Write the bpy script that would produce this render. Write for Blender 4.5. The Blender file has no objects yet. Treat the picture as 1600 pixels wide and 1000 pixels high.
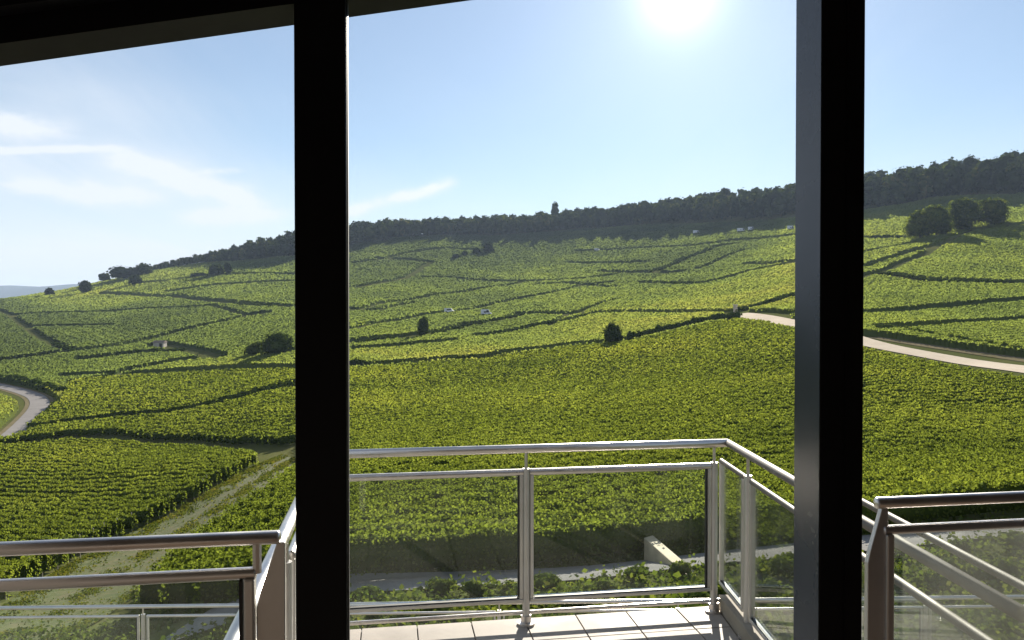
import bpy, bmesh, math, random
import numpy as np
from mathutils import Vector, Matrix

# ------------------------------------------------------------------ camera, light, sky
C = bpy.context.scene.collection
SC = bpy.context.scene
random.seed(7)
rng = np.random.default_rng(7)
R = math.radians
F = 1200.0                      # focal length in photo pixels (photo is 1600 x 1000)
PITCH = math.atan(15 / F)       # horizon at row 485
cam = bpy.data.objects.new('camera', bpy.data.cameras.new('camera'))
C.objects.link(cam)
cam.data.sensor_width = 36
cam.data.lens = 36 * F / 1600
cam.data.clip_start = 0.05
cam.data.clip_end = 30000
cam.location = (0, 0, 0)
cam.rotation_euler = (R(90) - PITCH, 0, 0)
SC.camera = cam

SUN_EL, SUN_AZ = R(22), R(12.2)
SUN_DIR = Vector((math.sin(SUN_AZ) * math.cos(SUN_EL), math.cos(SUN_AZ) * math.cos(SUN_EL), math.sin(SUN_EL)))
sun = bpy.data.objects.new('sun', bpy.data.lights.new('sun', 'SUN'))
sun.data.energy = 5.0
sun.data.angle = R(0.53)
sun.data.color = (1.0, 0.93, 0.80)
sun.rotation_euler = SUN_DIR.to_track_quat('Z', 'Y').to_euler()
C.objects.link(sun)

SC.view_settings.view_transform = 'Standard'
SC.view_settings.look = 'None'
SC.view_settings.exposure = 1.45
SC.view_settings.gamma = 1.0
SC.view_settings.use_curve_mapping = False
SC.render.engine = 'CYCLES'
SC.cycles.use_denoising = True
SC.cycles.max_bounces = 10
SC.cycles.transparent_max_bounces = 16
SC.cycles.volume_bounces = 0
SC.cycles.sample_clamp_indirect = 6

SKY_STRENGTH = 0.05
world = bpy.data.worlds.new('World')
SC.world = world
world.use_nodes = True
WN, WL = world.node_tree.nodes, world.node_tree.links
WN.clear()


class G:
    """tiny node-graph builder"""
    def __init__(s, nodes, links):
        s.n, s.l = nodes, links

    def put(s, sock, v):
        if isinstance(v, bpy.types.NodeSocket):
            s.l.new(v, sock)
        elif v is not None:
            sock.default_value = v

    def m(s, op, a, b=None, c=None, clamp=False):
        n = s.n.new('ShaderNodeMath'); n.operation = op; n.use_clamp = clamp
        for i, v in enumerate((a, b, c)):
            if v is not None:
                s.put(n.inputs[i], v)
        return n.outputs[0]

    def smooth(s, x, lo, hi, a=0.0, b=1.0):
        n = s.n.new('ShaderNodeMapRange'); n.interpolation_type = 'SMOOTHSTEP'
        for k, v in (('Value', x), ('From Min', lo), ('From Max', hi), ('To Min', a), ('To Max', b)):
            s.put(n.inputs[k], v)
        return n.outputs[0]

    def noise(s, vec, scale, detail=3, rough=.55, dist=0.0):
        n = s.n.new('ShaderNodeTexNoise')
        s.put(n.inputs['Vector'], vec)
        n.inputs['Scale'].default_value = scale; n.inputs['Detail'].default_value = detail
        n.inputs['Roughness'].default_value = rough; n.inputs['Distortion'].default_value = dist
        return n.outputs[0]

    def mix(s, f, a, b, mode='MIX'):
        n = s.n.new('ShaderNodeMix'); n.data_type = 'RGBA'; n.blend_type = mode
        s.put(n.inputs[0], f); s.put(n.inputs[6], a); s.put(n.inputs[7], b)
        return n.outputs[2]

    def comb(s, x, y, z):
        n = s.n.new('ShaderNodeCombineXYZ')
        for i, v in enumerate((x, y, z)):
            s.put(n.inputs[i], v)
        return n.outputs[0]

    def ramp(s, f, stops):
        n = s.n.new('ShaderNodeValToRGB')
        s.put(n.inputs[0], f)
        e = n.color_ramp.elements
        while len(e) < len(stops):
            e.new(0.5)
        for i, (p, c) in enumerate(stops):
            e[i].position = p; e[i].color = (*c, 1)
        return n.outputs[0]


def build_world():
    g = G(WN, WL)
    sky = WN.new('ShaderNodeTexSky')
    sky.sky_type = 'NISHITA'
    sky.sun_disc = False
    sky.sun_elevation = SUN_EL
    sky.sun_rotation = SUN_AZ
    sky.altitude = 200
    sky.air_density = 1.0
    sky.dust_density = 0.0
    sky.ozone_density = 2.4
    tc = WN.new('ShaderNodeTexCoord')
    sep = WN.new('ShaderNodeSeparateXYZ')
    WL.new(tc.outputs['Generated'], sep.inputs[0])
    x, y, z = sep.outputs
    # glare round the sun
    dot = WN.new('ShaderNodeVectorMath'); dot.operation = 'DOT_PRODUCT'
    WL.new(tc.outputs['Generated'], dot.inputs[0]); dot.inputs[1].default_value = SUN_DIR
    ang = g.m('ARCCOSINE', g.m('MINIMUM', dot.outputs['Value'], 1.0))
    core = g.m('EXPONENT', g.m('MULTIPLY', g.m('POWER', g.m('DIVIDE', ang, R(2.4)), 2), -1))
    halo = g.m('EXPONENT', g.m('MULTIPLY', g.m('DIVIDE', ang, R(9.0)), -1))
    glow = g.m('ADD', g.m('MULTIPLY', core, 5.0), g.m('MULTIPLY', halo, 4.2))
    # high thin cirrus and contrails, by direction (azimuth and elevation in radians)
    az = g.m('ARCTAN2', x, y)
    el = g.m('ARCSINE', z)
    up = g.m('ADD', g.m('MAXIMUM', z, 0.0), 0.10)
    plane = g.comb(g.m('DIVIDE', x, up), g.m('DIVIDE', y, up), 0.0)
    mp = WN.new('ShaderNodeMapping')
    WL.new(plane, mp.inputs[0])
    mp.inputs['Rotation'].default_value = (0, 0, R(-62))
    mp.inputs['Scale'].default_value = (1.0, 0.28, 1)
    n1 = g.noise(mp.outputs[0], 0.9, 6, .6, .5)
    n2 = g.noise(plane, 0.35, 2, .5)
    veil = g.m('MULTIPLY', g.smooth(n1, .34, .72), g.smooth(n2, .35, .62))
    west = g.smooth(az, R(-10), R(-30))
    cirrus = g.m('MULTIPLY', veil, g.m('ADD', g.m('MULTIPLY', west, .9), .14))
    low = g.m('MULTIPLY', g.smooth(el, R(13), R(0.5)), g.m('ADD', g.m('MULTIPLY', g.smooth(az, R(2), R(-24)), .44), .38))
    cl = g.m('ADD', cirrus, g.m('MULTIPLY', low, g.m('ADD', .55, g.m('MULTIPLY', n1, .8))))

    def streak(p0, p1, width, amp, fade=.3, curve=0.0):
        (x0, y0), (x1, y1) = p0, p1
        a0, a1 = math.atan((x0 - 800) / F), math.atan((x1 - 800) / F)
        e0 = math.atan((485 - y0) / F * math.cos(a0)); e1 = math.atan((485 - y1) / F * math.cos(a1))
        L = math.hypot(a1 - a0, e1 - e0); ca, sa = (a1 - a0) / L, (e1 - e0) / L
        dx = g.m('SUBTRACT', az, a0); dy = g.m('SUBTRACT', el, e0)
        t = g.m('DIVIDE', g.m('ADD', g.m('MULTIPLY', dx, ca), g.m('MULTIPLY', dy, sa)), L)
        d = g.m('SUBTRACT', g.m('MULTIPLY', dy, ca), g.m('MULTIPLY', dx, sa))
        if curve:
            d = g.m('ADD', d, g.m('MULTIPLY', g.m('MULTIPLY', t, g.m('SUBTRACT', 1.0, t)), curve))
        wob = g.m('MULTIPLY', g.m('SUBTRACT', g.noise(g.comb(az, el, .3), 30, 3), .5), width * 1.6 / F)
        d = g.m('DIVIDE', g.m('ADD', d, wob), width / F)
        prof = g.m('EXPONENT', g.m('MULTIPLY', g.m('MULTIPLY', d, d), -1))
        ends = g.m('MULTIPLY', g.smooth(t, 0.0, fade), g.smooth(t, 1.0, 1.0 - fade))
        rag = g.smooth(g.noise(g.comb(g.m('MULTIPLY', az, .5), el, .7), 45, 4, .6), .30, .62, .35, 1)
        return g.m('MULTIPLY', g.m('MULTIPLY', g.m('MULTIPLY', prof, ends), rag), min(1.0, amp * 1.7))
    for s in (((-60, 236), (222, 231), 4.0, .55, .25), ((120, 218), (462, 330), 15, .55, .35, .02),
              ((520, 338), (724, 281), 8, .85, .15), ((300, 268), (390, 266), 4, .35, .3),
              ((-80, 178), (150, 210), 14, .35, .4), ((-80, 285), (300, 312), 12, .45, .4), ((250, 340), (480, 332), 12, .45, .4)):
        cl = g.m('ADD', cl, streak(*s))
    cl = g.m('MINIMUM', g.m('ADD', cl, .09), .92)
    air = g.mix(1.0, sky.outputs[0], (.91, .88, .85, 1), 'MULTIPLY')
    col = g.mix(cl, air, (7.0, 7.25, 7.6, 1))
    gl = WN.new('ShaderNodeVectorMath'); gl.operation = 'SCALE'
    gl.inputs[0].default_value = (1.0, 1.0, 1.0)
    WL.new(glow, gl.inputs['Scale'])
    col = g.mix(1.0, col, gl.outputs[0], 'ADD')
    bg = WN.new('ShaderNodeBackground')
    bg.inputs['Strength'].default_value = SKY_STRENGTH
    WL.new(col, bg.inputs[0])
    out = WN.new('ShaderNodeOutputWorld')
    WL.new(bg.outputs[0], out.inputs[0])


build_world()

# ------------------------------------------------------------------ pixels, rays, terrain
CP, SP = math.cos(PITCH), math.sin(PITCH)


def ray(px, py):
    """direction (per metre forward) of the sight line through a photo pixel"""
    px = np.asarray(px, float); py = np.asarray(py, float)
    u = (px - 800) / F; v = (500 - py) / F
    fw = CP + SP * v
    return u / fw, (CP * v - SP) / fw


def at_height(px, py, h):
    """point on the horizontal plane h metres below the eye"""
    u, w = ray(px, py)
    d = -h / w
    return Vector((float(u * d), float(d), -h))


VH = 1.2     # height of a vine row
# profile of the land along sight lines: (pixel row, distance[, 1 if the row is the top of the vines])
COLS = {
    -500: [(1000, 22), (905, 38), (800, 66), (735, 88), (705, 110), (600, 200), (565, 250), (525, 350), (492, 520), (478, 650), (480, 800), (486, 1100), (487, 1500)],
    0: [(1000, 22), (905, 38), (800, 64), (740, 84), (709, 100), (695, 110), (600, 190), (565, 240), (520, 350), (486, 520), (470, 650), (474, 800), (482, 1100), (486, 1500)],
    100: [(1000, 22), (888, 40), (800, 62), (740, 80), (700, 100), (669, 125), (617, 170), (590, 205), (550, 265), (510, 380), (490, 470), (470, 600), (456, 720), (453, 760), (460, 900), (474, 1150), (482, 1500)],
    250: [(1000, 19), (900, 33), (813, 53), (740, 72), (699, 92, 1), (652, 125), (600, 175), (580, 205), (550, 255), (530, 300), (483, 460), (464, 550), (440, 650), (421, 780), (420, 840), (432, 1000), (460, 1400)],
    350: [(1000, 17), (900, 27), (815, 45), (735, 70), (690, 88, 1), (630, 127), (595, 165), (570, 200), (552, 235), (520, 300), (480, 420), (455, 530), (430, 640), (412, 760), (403, 830), (406, 960), (430, 1300)],
    460: [(1000, 15), (900, 21), (820, 32), (760, 48), (725, 68), (680, 80, 1), (605, 130), (579, 165), (550, 200), (520, 245), (490, 330), (477, 380), (450, 480), (430, 570), (412, 670), (384, 810), (385, 930), (410, 1300)],
    620: [(1000, 14.3), (915, 19.2), (895, 21.5), (720, 46, 1), (650, 90, 1), (610, 130, 1), (573, 175), (545, 215), (520, 262), (500, 320), (482, 385), (465, 450), (450, 510), (432, 590), (410, 680), (390, 755), (364, 880), (367, 1000), (395, 1400)],
    800: [(1000, 14), (908, 19.3), (894, 21.5), (720, 43, 1), (650, 84, 1), (600, 135, 1), (562, 182), (540, 220), (522, 255), (500, 310), (482, 380), (467, 440), (450, 520), (440, 570), (420, 660), (400, 750), (384, 825), (358, 970), (361, 1080), (390, 1500)],
    950: [(1000, 14), (895, 19.8), (885, 22), (720, 42, 1), (650, 74, 1), (600, 115, 1), (560, 152), (538, 182), (512, 230), (490, 278), (470, 345), (450, 425), (430, 520), (410, 610), (395, 690), (379, 780), (347, 930), (350, 1040), (380, 1500)],
    1100: [(1000, 14), (875, 20), (868, 22.2), (720, 41, 1), (650, 64, 1), (600, 95, 1), (550, 140, 1), (507, 190), (489, 240), (468, 305), (444, 390), (425, 470), (400, 560), (385, 620), (371, 710), (329, 870), (332, 980), (370, 1500)],
    1241: [(1000, 14), (862, 20.5), (852, 22.5), (720, 42, 1), (640, 66, 1), (575, 98, 1), (515, 142), (490, 190), (464, 245), (440, 300), (411, 390), (385, 490), (359, 615), (315, 780), (318, 900), (360, 1400)],
    1350: [(1000, 14), (850, 21), (838, 23), (700, 44, 1), (620, 72, 1), (548, 118), (527, 131), (490, 182), (455, 235), (418, 310), (385, 420), (346, 555), (306, 700), (309, 820), (350, 1300)],
    1480: [(1000, 14), (838, 21), (826, 23), (700, 44, 1), (640, 66, 1), (573, 107), (545, 122), (505, 170), (484, 190), (440, 250), (400, 325), (370, 400), (331, 530), (290, 670), (293, 790), (340, 1200)],
    1600: [(1000, 14), (828, 21), (815, 23), (700, 44, 1), (640, 68, 1), (588, 96), (562, 112), (501, 160), (471, 195), (442, 240), (400, 305), (352, 390), (320, 515), (276, 645), (280, 760), (330, 1200)],
    2100: [(1000, 14), (820, 21), (800, 24), (700, 40, 1), (640, 60, 1), (590, 85), (545, 110), (480, 160), (440, 210), (400, 290), (340, 400), (310, 500), (260, 640), (265, 760), (320, 1200)],
}
NU, ND = 360, 500
TU0, TU1 = -1.15, 1.15
TD0, TD1 = math.log(12.0), math.log(9000.0)


def build_table():
    td = np.linspace(TD0, TD1, ND)
    xs, prof = [], []
    for px in sorted(COLS):
        ds, zs = [9.0], []
        for e in COLS[px]:
            w = float(ray(px, e[0])[1])
            ds.append(e[1]); zs.append(w * e[1] - (VH if len(e) > 2 else 0))
        zs = [zs[0] + 0.2] + zs
        end = zs[-1]
        ds += [2600, 5000, 9000]; zs += [min(end * .3, 10) - 10, -25, -25]
        xs.append(float(ray(px, 600)[0]))
        prof.append(np.interp(td, np.log(ds), zs))
    prof = np.array(prof)
    tu = np.linspace(TU0, TU1, NU)
    tab = np.empty((NU, ND))
    for j in range(ND):
        tab[:, j] = np.interp(tu, xs, prof[:, j])

    def blur(a, ax, s):
        r = int(3 * s); k = np.exp(-.5 * (np.arange(-r, r + 1) / s) ** 2); k /= k.sum()
        pad = [(0, 0), (0, 0)]; pad[ax] = (r, r)
        b = np.pad(a, pad, 'edge')
        return np.apply_along_axis(lambda v: np.convolve(v, k, 'valid'), ax, b)
    tab = blur(tab, 0, 7)
    return blur(tab, 1, 2.2)


TAB = build_table()


def zt(X, Y):
    """height of the ground"""
    X = np.asarray(X, float); Y = np.asarray(Y, float)
    d = np.clip(Y, 12.0, 8900.0)
    u = np.clip(X / np.maximum(d, 12.0), TU0 + 1e-6, TU1 - 1e-6)
    a = (u - TU0) / (TU1 - TU0) * (NU - 1); b = (np.log(d) - TD0) / (TD1 - TD0) * (ND - 1)
    i = np.clip(a.astype(int), 0, NU - 2); j = np.clip(b.astype(int), 0, ND - 2)
    fa, fb = a - i, b - j
    z = (TAB[i, j] * (1 - fa) * (1 - fb) + TAB[i + 1, j] * fa * (1 - fb) + TAB[i, j + 1] * (1 - fa) * fb + TAB[i + 1, j + 1] * fa * fb)
    w = np.clip((d - 60) / 200, 0, 1)
    z = z + w * (.25 * np.sin(X * .043 + 1.3) * np.sin(Y * .031) + .25 * np.sin(X * .11 + Y * .07))
    return z


HD = np.exp(np.linspace(math.log(12.5), math.log(1600), 1500))


def hit(px, py, lift=0.0):
    """where the sight line through a photo pixel meets the land"""
    u, w = ray(px, py)
    u, w = float(u), float(w)
    diff = w * HD - (zt(u * HD, HD) + lift)
    k = np.nonzero(diff < 0)[0]
    if len(k) == 0 or k[0] == 0:
        k0 = int(np.argmin(diff)) if len(k) == 0 else 0
        d = HD[k0]
    else:
        k0 = k[0]
        a, b = diff[k0 - 1], diff[k0]
        d = HD[k0 - 1] + (HD[k0] - HD[k0 - 1]) * a / (a - b)
    return np.array([u * d, d, float(zt(u * d, d))])


def hits(pts, lift=0.0):
    return np.array([hit(x, y, lift) for x, y in pts])


def inside(poly, X, Y):
    r = np.zeros(X.shape, bool)
    n = len(poly)
    for i in range(n):
        x0, y0 = poly[i][:2]; x1, y1 = poly[(i + 1) % n][:2]
        if y0 == y1:
            continue
        c = ((y0 > Y) != (y1 > Y)) & (X < (x1 - x0) * (Y - y0) / (y1 - y0) + x0)
        r ^= c
    return r


# ------------------------------------------------------------------ mesh helpers
def add_obj(name, me, mat=None, parent=None, smooth=False):
    o = bpy.data.objects.new(name, me)
    C.objects.link(o)
    if mat is not None:
        for m_ in (mat if isinstance(mat, (list, tuple)) else (mat,)):
            me.materials.append(m_)
    if smooth:
        me.polygons.foreach_set('use_smooth', np.ones(len(me.polygons), bool))
    if parent is not None:
        o.parent = parent
    return o


def mesh_np(name, V, Q, tone=None):
    """mesh from arrays: V (n,3), Q (m,3 or 4)"""
    me = bpy.data.meshes.new(name)
    V = np.ascontiguousarray(V, np.float32)
    Fs = [np.ascontiguousarray(q, np.int32) for q in (Q if isinstance(Q, list) else [Q]) if len(q)]
    me.vertices.add(len(V)); me.vertices.foreach_set('co', V.ravel())
    loops = np.concatenate([q.ravel() for q in Fs])
    starts, b = [], 0
    for q in Fs:
        starts.append(b + np.arange(0, q.size, q.shape[1], dtype=np.int32)); b += q.size
    starts = np.concatenate(starts).astype(np.int32)
    me.loops.add(len(loops)); me.loops.foreach_set('vertex_index', loops)
    me.polygons.add(len(starts)); me.polygons.foreach_set('loop_start', starts)
    if tone is not None:
        a = me.attributes.new('tone', 'FLOAT', 'POINT')
        a.data.foreach_set('value', np.ascontiguousarray(tone, np.float32))
    me.update(calc_edges=True)
    return me


def tag(o, label=None, cat=None, group=None, kind=None):
    for k, v in (('label', label), ('category', cat), ('group', group), ('kind', kind)):
        if v:
            o[k] = v
    return o


def empty(name, loc, label, cat, group=None):
    o = bpy.data.objects.new(name, None)
    o.location = loc; o.empty_display_size = .2
    C.objects.link(o)
    return tag(o, label, cat, group)


class MB:
    def __init__(s, origin=(0, 0, 0)):
        s.v, s.f, s.o = [], [], Vector(origin)

    def add(s, vs, fs):
        b = len(s.v)
        s.v += [Vector(p) - s.o for p in vs]
        s.f += [tuple(i + b for i in f) for f in fs]

    def tube(s, pts, r, n=10, cap=True, dome=0.0):
        pts = [Vector(p) for p in pts]
        if dome:
            a = (pts[0] - pts[1]).normalized(); b = (pts[-1] - pts[-2]).normalized()
            rs = [r] * len(pts)
            for k, (q, sc) in enumerate(((.45, .87), (.8, .5), (.95, .12))):
                pts.insert(0, pts[k] + a * 0 if False else pts[0] + a * r * (q if k == 0 else (q - (.45, .8)[k - 1])) * dome); rs.insert(0, r * sc)
                pts.append(pts[-1] + b * r * (q if k == 0 else (q - (.45, .8)[k - 1])) * dome); rs.append(r * sc)
        else:
            rs = list(r) if isinstance(r, (list, tuple)) else [r] * len(pts)
        rings = []
        up = Vector((0, 0, 1))
        for i, p in enumerate(pts):
            t = (pts[min(i + 1, len(pts) - 1)] - pts[max(i - 1, 0)]).normalized()
            ref = up if abs(t.z) < .95 else Vector((1, 0, 0))
            sx = t.cross(ref).normalized(); sy = sx.cross(t)
            rings.append([p + (sx * math.cos(2 * math.pi * k / n) + sy * math.sin(2 * math.pi * k / n)) * rs[i] for k in range(n)])
        vs = [q for r_ in rings for q in r_]
        fs = [(i * n + k, i * n + (k + 1) % n, (i + 1) * n + (k + 1) % n, (i + 1) * n + k) for i in range(len(pts) - 1) for k in range(n)]
        if cap:
            fs += [tuple(range(n))[::-1], tuple((len(pts) - 1) * n + k for k in range(n))]
        s.add(vs, fs)

    def bar(s, a, b, w, h, side=None):
        """box from a to b, w wide along side (horizontal), h along the third axis"""
        a, b = Vector(a), Vector(b)
        t = (b - a).normalized()
        if side is None:
            side = t.cross(Vector((0, 0, 1)))
        side = (Vector(side) - t * t.dot(Vector(side))).normalized()
        w3 = side.cross(t).normalized()
        vs = [p + side * (sx * w / 2) + w3 * (sy * h / 2) for p in (a, b) for sx, sy in ((-1, -1), (1, -1), (1, 1), (-1, 1))]
        s.add(vs, [(0, 1, 2, 3)[::-1], (4, 5, 6, 7), (0, 1, 5, 4), (1, 2, 6, 5), (2, 3, 7, 6), (3, 0, 4, 7)])

    def box(s, c, sx, sy, sz):
        c = Vector(c)
        s.bar(c - Vector((sx / 2, 0, 0)), c + Vector((sx / 2, 0, 0)), sy, sz, (0, 1, 0))

    def prism(s, poly, vec):
        """closed polygon (3-D points) pushed along vec"""
        n = len(poly); vec = Vector(vec)
        vs = [Vector(p) for p in poly] + [Vector(p) + vec for p in poly]
        s.add(vs, [tuple(range(n)), tuple(range(2 * n - 1, n - 1, -1))] + [(k, n + k, n + (k + 1) % n, (k + 1) % n) for k in range(n)])

    def build(s, name, mat, parent=None, bevel=0.0, smooth=False):
        me = bpy.data.meshes.new(name)
        me.from_pydata([tuple(p) for p in s.v], [], s.f)
        bm = bmesh.new(); bm.from_mesh(me)
        bmesh.ops.recalc_face_normals(bm, faces=bm.faces)
        if bevel:
            es = [e for e in bm.edges if len(e.link_faces) == 2 and e.calc_face_angle(0) > .6]
            bmesh.ops.bevel(bm, geom=es, offset=bevel, segments=2, affect='EDGES', profile=.5)
        bm.to_mesh(me); bm.free()
        if smooth:
            me.shade_smooth() if hasattr(me, 'shade_smooth') else None
            try:
                me.set_sharp_from_angle(angle=R(35))
            except Exception:
                pass
        o = add_obj(name, me, mat, parent)
        return o


# ------------------------------------------------------------------ materials
def new_mat(name):
    m = bpy.data.materials.new(name)
    m.use_nodes = True
    nt = m.node_tree
    nt.nodes.clear()
    return m, G(nt.nodes, nt.links), nt.nodes.new('ShaderNodeOutputMaterial')


def obj_coord(g):
    t = g.n.new('ShaderNodeNewGeometry')
    return t.outputs['Position']


def foliage_mat(name, dark, mid, light, rare, trans=.42, tint=(1.25, 1.15, .5), patch=.02, tone_on=False, gloss=.0, rv=.75, tk=.38):
    m, g, out = new_mat(name)
    geo = g.n.new('ShaderNodeNewGeometry')
    rnd = geo.outputs['Random Per Island']
    pos = geo.outputs['Position']
    big = g.noise(pos, patch, 4, .6)
    f = g.m('ADD', g.m('ADD', g.m('MULTIPLY', rnd, rv), (.75 - rv) * .5), g.m('MULTIPLY', g.m('SUBTRACT', big, .5), 1.3))
    if tone_on:
        at = g.n.new('ShaderNodeAttribute'); at.attribute_name = 'tone'
        f = g.m('ADD', f, g.m('MULTIPLY', at.outputs['Fac'], tk))
    col = g.ramp(f, [(0, dark), (.4, mid), (.8, light), (1.0, rare)])
    d = g.n.new('ShaderNodeBsdfDiffuse'); g.l.new(col, d.inputs[0])
    t = g.n.new('ShaderNodeBsdfTranslucent')
    tc = g.mix(1.0, col, (*tint, 1), 'MULTIPLY'); g.l.new(tc, t.inputs[0])
    mx = g.n.new('ShaderNodeMixShader'); mx.inputs[0].default_value = trans
    g.l.new(d.outputs[0], mx.inputs[1]); g.l.new(t.outputs[0], mx.inputs[2])
    g.l.new(mx.outputs[0], out.inputs[0])
    return m


def plain_mat(name, col, rough=.6, metal=0.0, var=.12, scale=6.0, bump=0.0, spec=.5, aniso=None):
    m, g, out = new_mat(name)
    b = g.n.new('ShaderNodeBsdfPrincipled')
    pos = obj_coord(g)
    n = g.noise(pos, scale, 5, .6)
    lo = tuple(c * (1 - var) for c in col); hi = tuple(min(1, c * (1 + var)) for c in col)
    g.l.new(g.ramp(n, [(.3, lo), (.7, hi)]), b.inputs['Base Color'])
    g.l.new(g.smooth(n, .2, .8, max(.03, rough - .06), min(1, rough + .08)), b.inputs['Roughness'])
    b.inputs['Metallic'].default_value = metal
    b.inputs['Specular IOR Level'].default_value = spec
    if bump:
        bp = g.n.new('ShaderNodeBump'); bp.inputs['Strength'].default_value = bump; bp.inputs['Distance'].default_value = .01
        g.l.new(g.noise(pos, scale * 4, 4, .6), bp.inputs['Height']); g.l.new(bp.outputs[0], b.inputs['Normal'])
    g.l.new(b.outputs[0], out.inputs[0])
    return m


def glass_mat(name, dust_sheen=.05, tint=(.96, .985, .975)):
    m, g, out = new_mat(name)
    pos = obj_coord(g)
    tr = g.n.new('ShaderNodeBsdfTransparent'); tr.inputs[0].default_value = (*tint, 1)
    gl = g.n.new('ShaderNodeBsdfGlossy'); gl.inputs['Roughness'].default_value = .0
    fr = g.n.new('ShaderNodeFresnel'); fr.inputs[0].default_value = 1.5
    mx = g.n.new('ShaderNodeMixShader')
    g.l.new(g.m('MULTIPLY', fr.outputs[0], .5, clamp=True), mx.inputs[0])
    g.l.new(tr.outputs[0], mx.inputs[1]); g.l.new(gl.outputs[0], mx.inputs[2])
    du = g.n.new('ShaderNodeBsdfTranslucent'); du.inputs[0].default_value = (.75, .75, .68, 1)
    m2 = g.n.new('ShaderNodeMixShader')
    streaks = g.n.new('ShaderNodeMapping'); g.l.new(pos, streaks.inputs[0]); streaks.inputs['Scale'].default_value = (2, 2, .5)
    g.l.new(g.m('MULTIPLY', g.smooth(g.noise(streaks.outputs[0], 1.5, 4, .6), .3, .8, .25, 1.0), dust_sheen), m2.inputs[0])
    g.l.new(mx.outputs[0], m2.inputs[1]); g.l.new(du.outputs[0], m2.inputs[2])
    g.l.new(m2.outputs[0], out.inputs[0])
    return m


def ground_mat(name, stops, scale=.35, fine=6.0, bump=.5, rough=.95):
    m, g, out = new_mat(name)
    b = g.n.new('ShaderNodeBsdfDiffuse')
    pos = obj_coord(g)
    n = g.m('ADD', g.m('MULTIPLY', g.noise(pos, scale, 5, .6), .6), g.m('MULTIPLY', g.noise(pos, fine, 4, .65), .4))
    g.l.new(g.ramp(n, stops), b.inputs['Color'])
    bp = g.n.new('ShaderNodeBump'); bp.inputs['Strength'].default_value = bump; bp.inputs['Distance'].default_value = .06
    g.l.new(g.noise(pos, fine * 1.5, 4, .65), bp.inputs['Height']); g.l.new(bp.outputs[0], b.inputs['Normal'])
    g.l.new(b.outputs[0], out.inputs[0])
    return m


M = {}
M['vine'] = foliage_mat('vine_leaf', (.050, .074, .014), (.108, .142, .026), (.175, .205, .038), (.26, .25, .05), trans=.6, tint=(1.72, 1.58, .92), patch=.035, tone_on=True, rv=.30)
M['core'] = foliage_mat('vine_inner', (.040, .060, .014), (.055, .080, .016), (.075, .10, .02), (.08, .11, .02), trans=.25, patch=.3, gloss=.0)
M['field'] = foliage_mat('far_vines', (.060, .085, .038), (.102, .140, .045), (.148, .186, .050), (.18, .20, .055), trans=.60, tint=(1.64, 1.54, .92), patch=.02, tone_on=True, rv=.14, tk=.66)
M['tree'] = foliage_mat('tree_leaf', (.014, .026, .010), (.026, .042, .014), (.056, .074, .020), (.11, .105, .035), trans=.32, tint=(1.3, 1.2, .5), patch=.06, tone_on=True, rv=.55)
M['grove'] = foliage_mat('grove_leaf', (.036, .058, .016), (.070, .100, .026), (.12, .145, .034), (.17, .17, .045), trans=.42, tint=(1.4, 1.3, .5), patch=.05)
M['bush'] = foliage_mat('bush_leaf', (.024, .042, .012), (.044, .068, .018), (.072, .10, .024), (.08, .09, .025), trans=.25, patch=.1)
M['shrub'] = foliage_mat('shrub_leaf', (.05, .08, .02), (.085, .12, .03), (.13, .16, .045), (.16, .16, .05), trans=.45, patch=.6)
M['grass'] = foliage_mat('grass_blade', (.05, .075, .02), (.09, .11, .03), (.15, .15, .05), (.24, .20, .09), trans=.4, patch=.5, gloss=.02)
M['bark'] = plain_mat('bark', (.06, .045, .03), .9, var=.35, scale=3, bump=.4)
M['ground'] = ground_mat('meadow', [(.25, (.060, .075, .026)), (.5, (.085, .095, .034)), (.75, (.135, .120, .055))], .08, 2.0)
M['track'] = None
M['pale_road'] = ground_mat('chalk_road', [(.2, (.42, .35, .27)), (.6, (.58, .50, .40)), (.9, (.66, .58, .48))], .25, 3.0, .3)
M['asphalt'] = ground_mat('asphalt_road', [(.2, (.18, .17, .165)), (.6, (.25, .235, .225)), (.9, (.33, .305, .285))], .4, 8.0, .3, .85)
M['verge'] = ground_mat('verge', [(.2, (.11, .105, .05)), (.6, (.18, .15, .095)), (.9, (.26, .22, .16))], .4, 3.0)
M['path'] = ground_mat('grey_path', [(.2, (.15, .145, .14)), (.55, (.23, .222, .213)), (.9, (.32, .305, .29))], .5, 7.0, .5)
M['hills'] = ground_mat('far_hills', [(.3, (.02, .028, .02)), (.55, (.035, .045, .03)), (.8, (.06, .066, .04))], .004, .02, .2)
M['steel'] = plain_mat('brushed_steel', (.64, .61, .58), .33, 1.0, var=.06, scale=9)
M['satin'] = plain_mat('satin_steel', (.56, .54, .51), .45, .8, var=.08, scale=7)
M['dull'] = plain_mat('dull_steel', (.17, .15, .125), .6, .25, var=.1, scale=7)
M['gasket'] = plain_mat('black_gasket', (.012, .012, .013), .6, var=.1)
M['glass'] = glass_mat('railing_glass', .005)
M['dusty_sheen_glass'] = glass_mat('dusty_sheen_glass', .026)  # dusty film, made stronger so its pale veil imitates soft reflections too
M['frame'] = plain_mat('black_window_frame', (.006, .0066, .0085), .5, var=.15, scale=5, spec=.12)
M['frame_sky_side'] = plain_mat('frame_sky_tint', (.022, .036, .070), .26, var=.06, scale=3, spec=.5)  # same black frame, with the sky's reflection put into a bluer base colour
M['tile'] = plain_mat('pale_tile', (.34, .305, .27), .62, var=.14, scale=5, bump=.06, spec=.12)
M['grout'] = plain_mat('grout', (.16, .15, .14), .9, var=.2, scale=20)
M['concrete'] = plain_mat('concrete', (.28, .245, .19), .85, var=.2, scale=3, bump=.25)
M['sandstone'] = plain_mat('sandy_concrete', (.42, .355, .235), .85, var=.2, scale=3, bump=.25)
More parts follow.
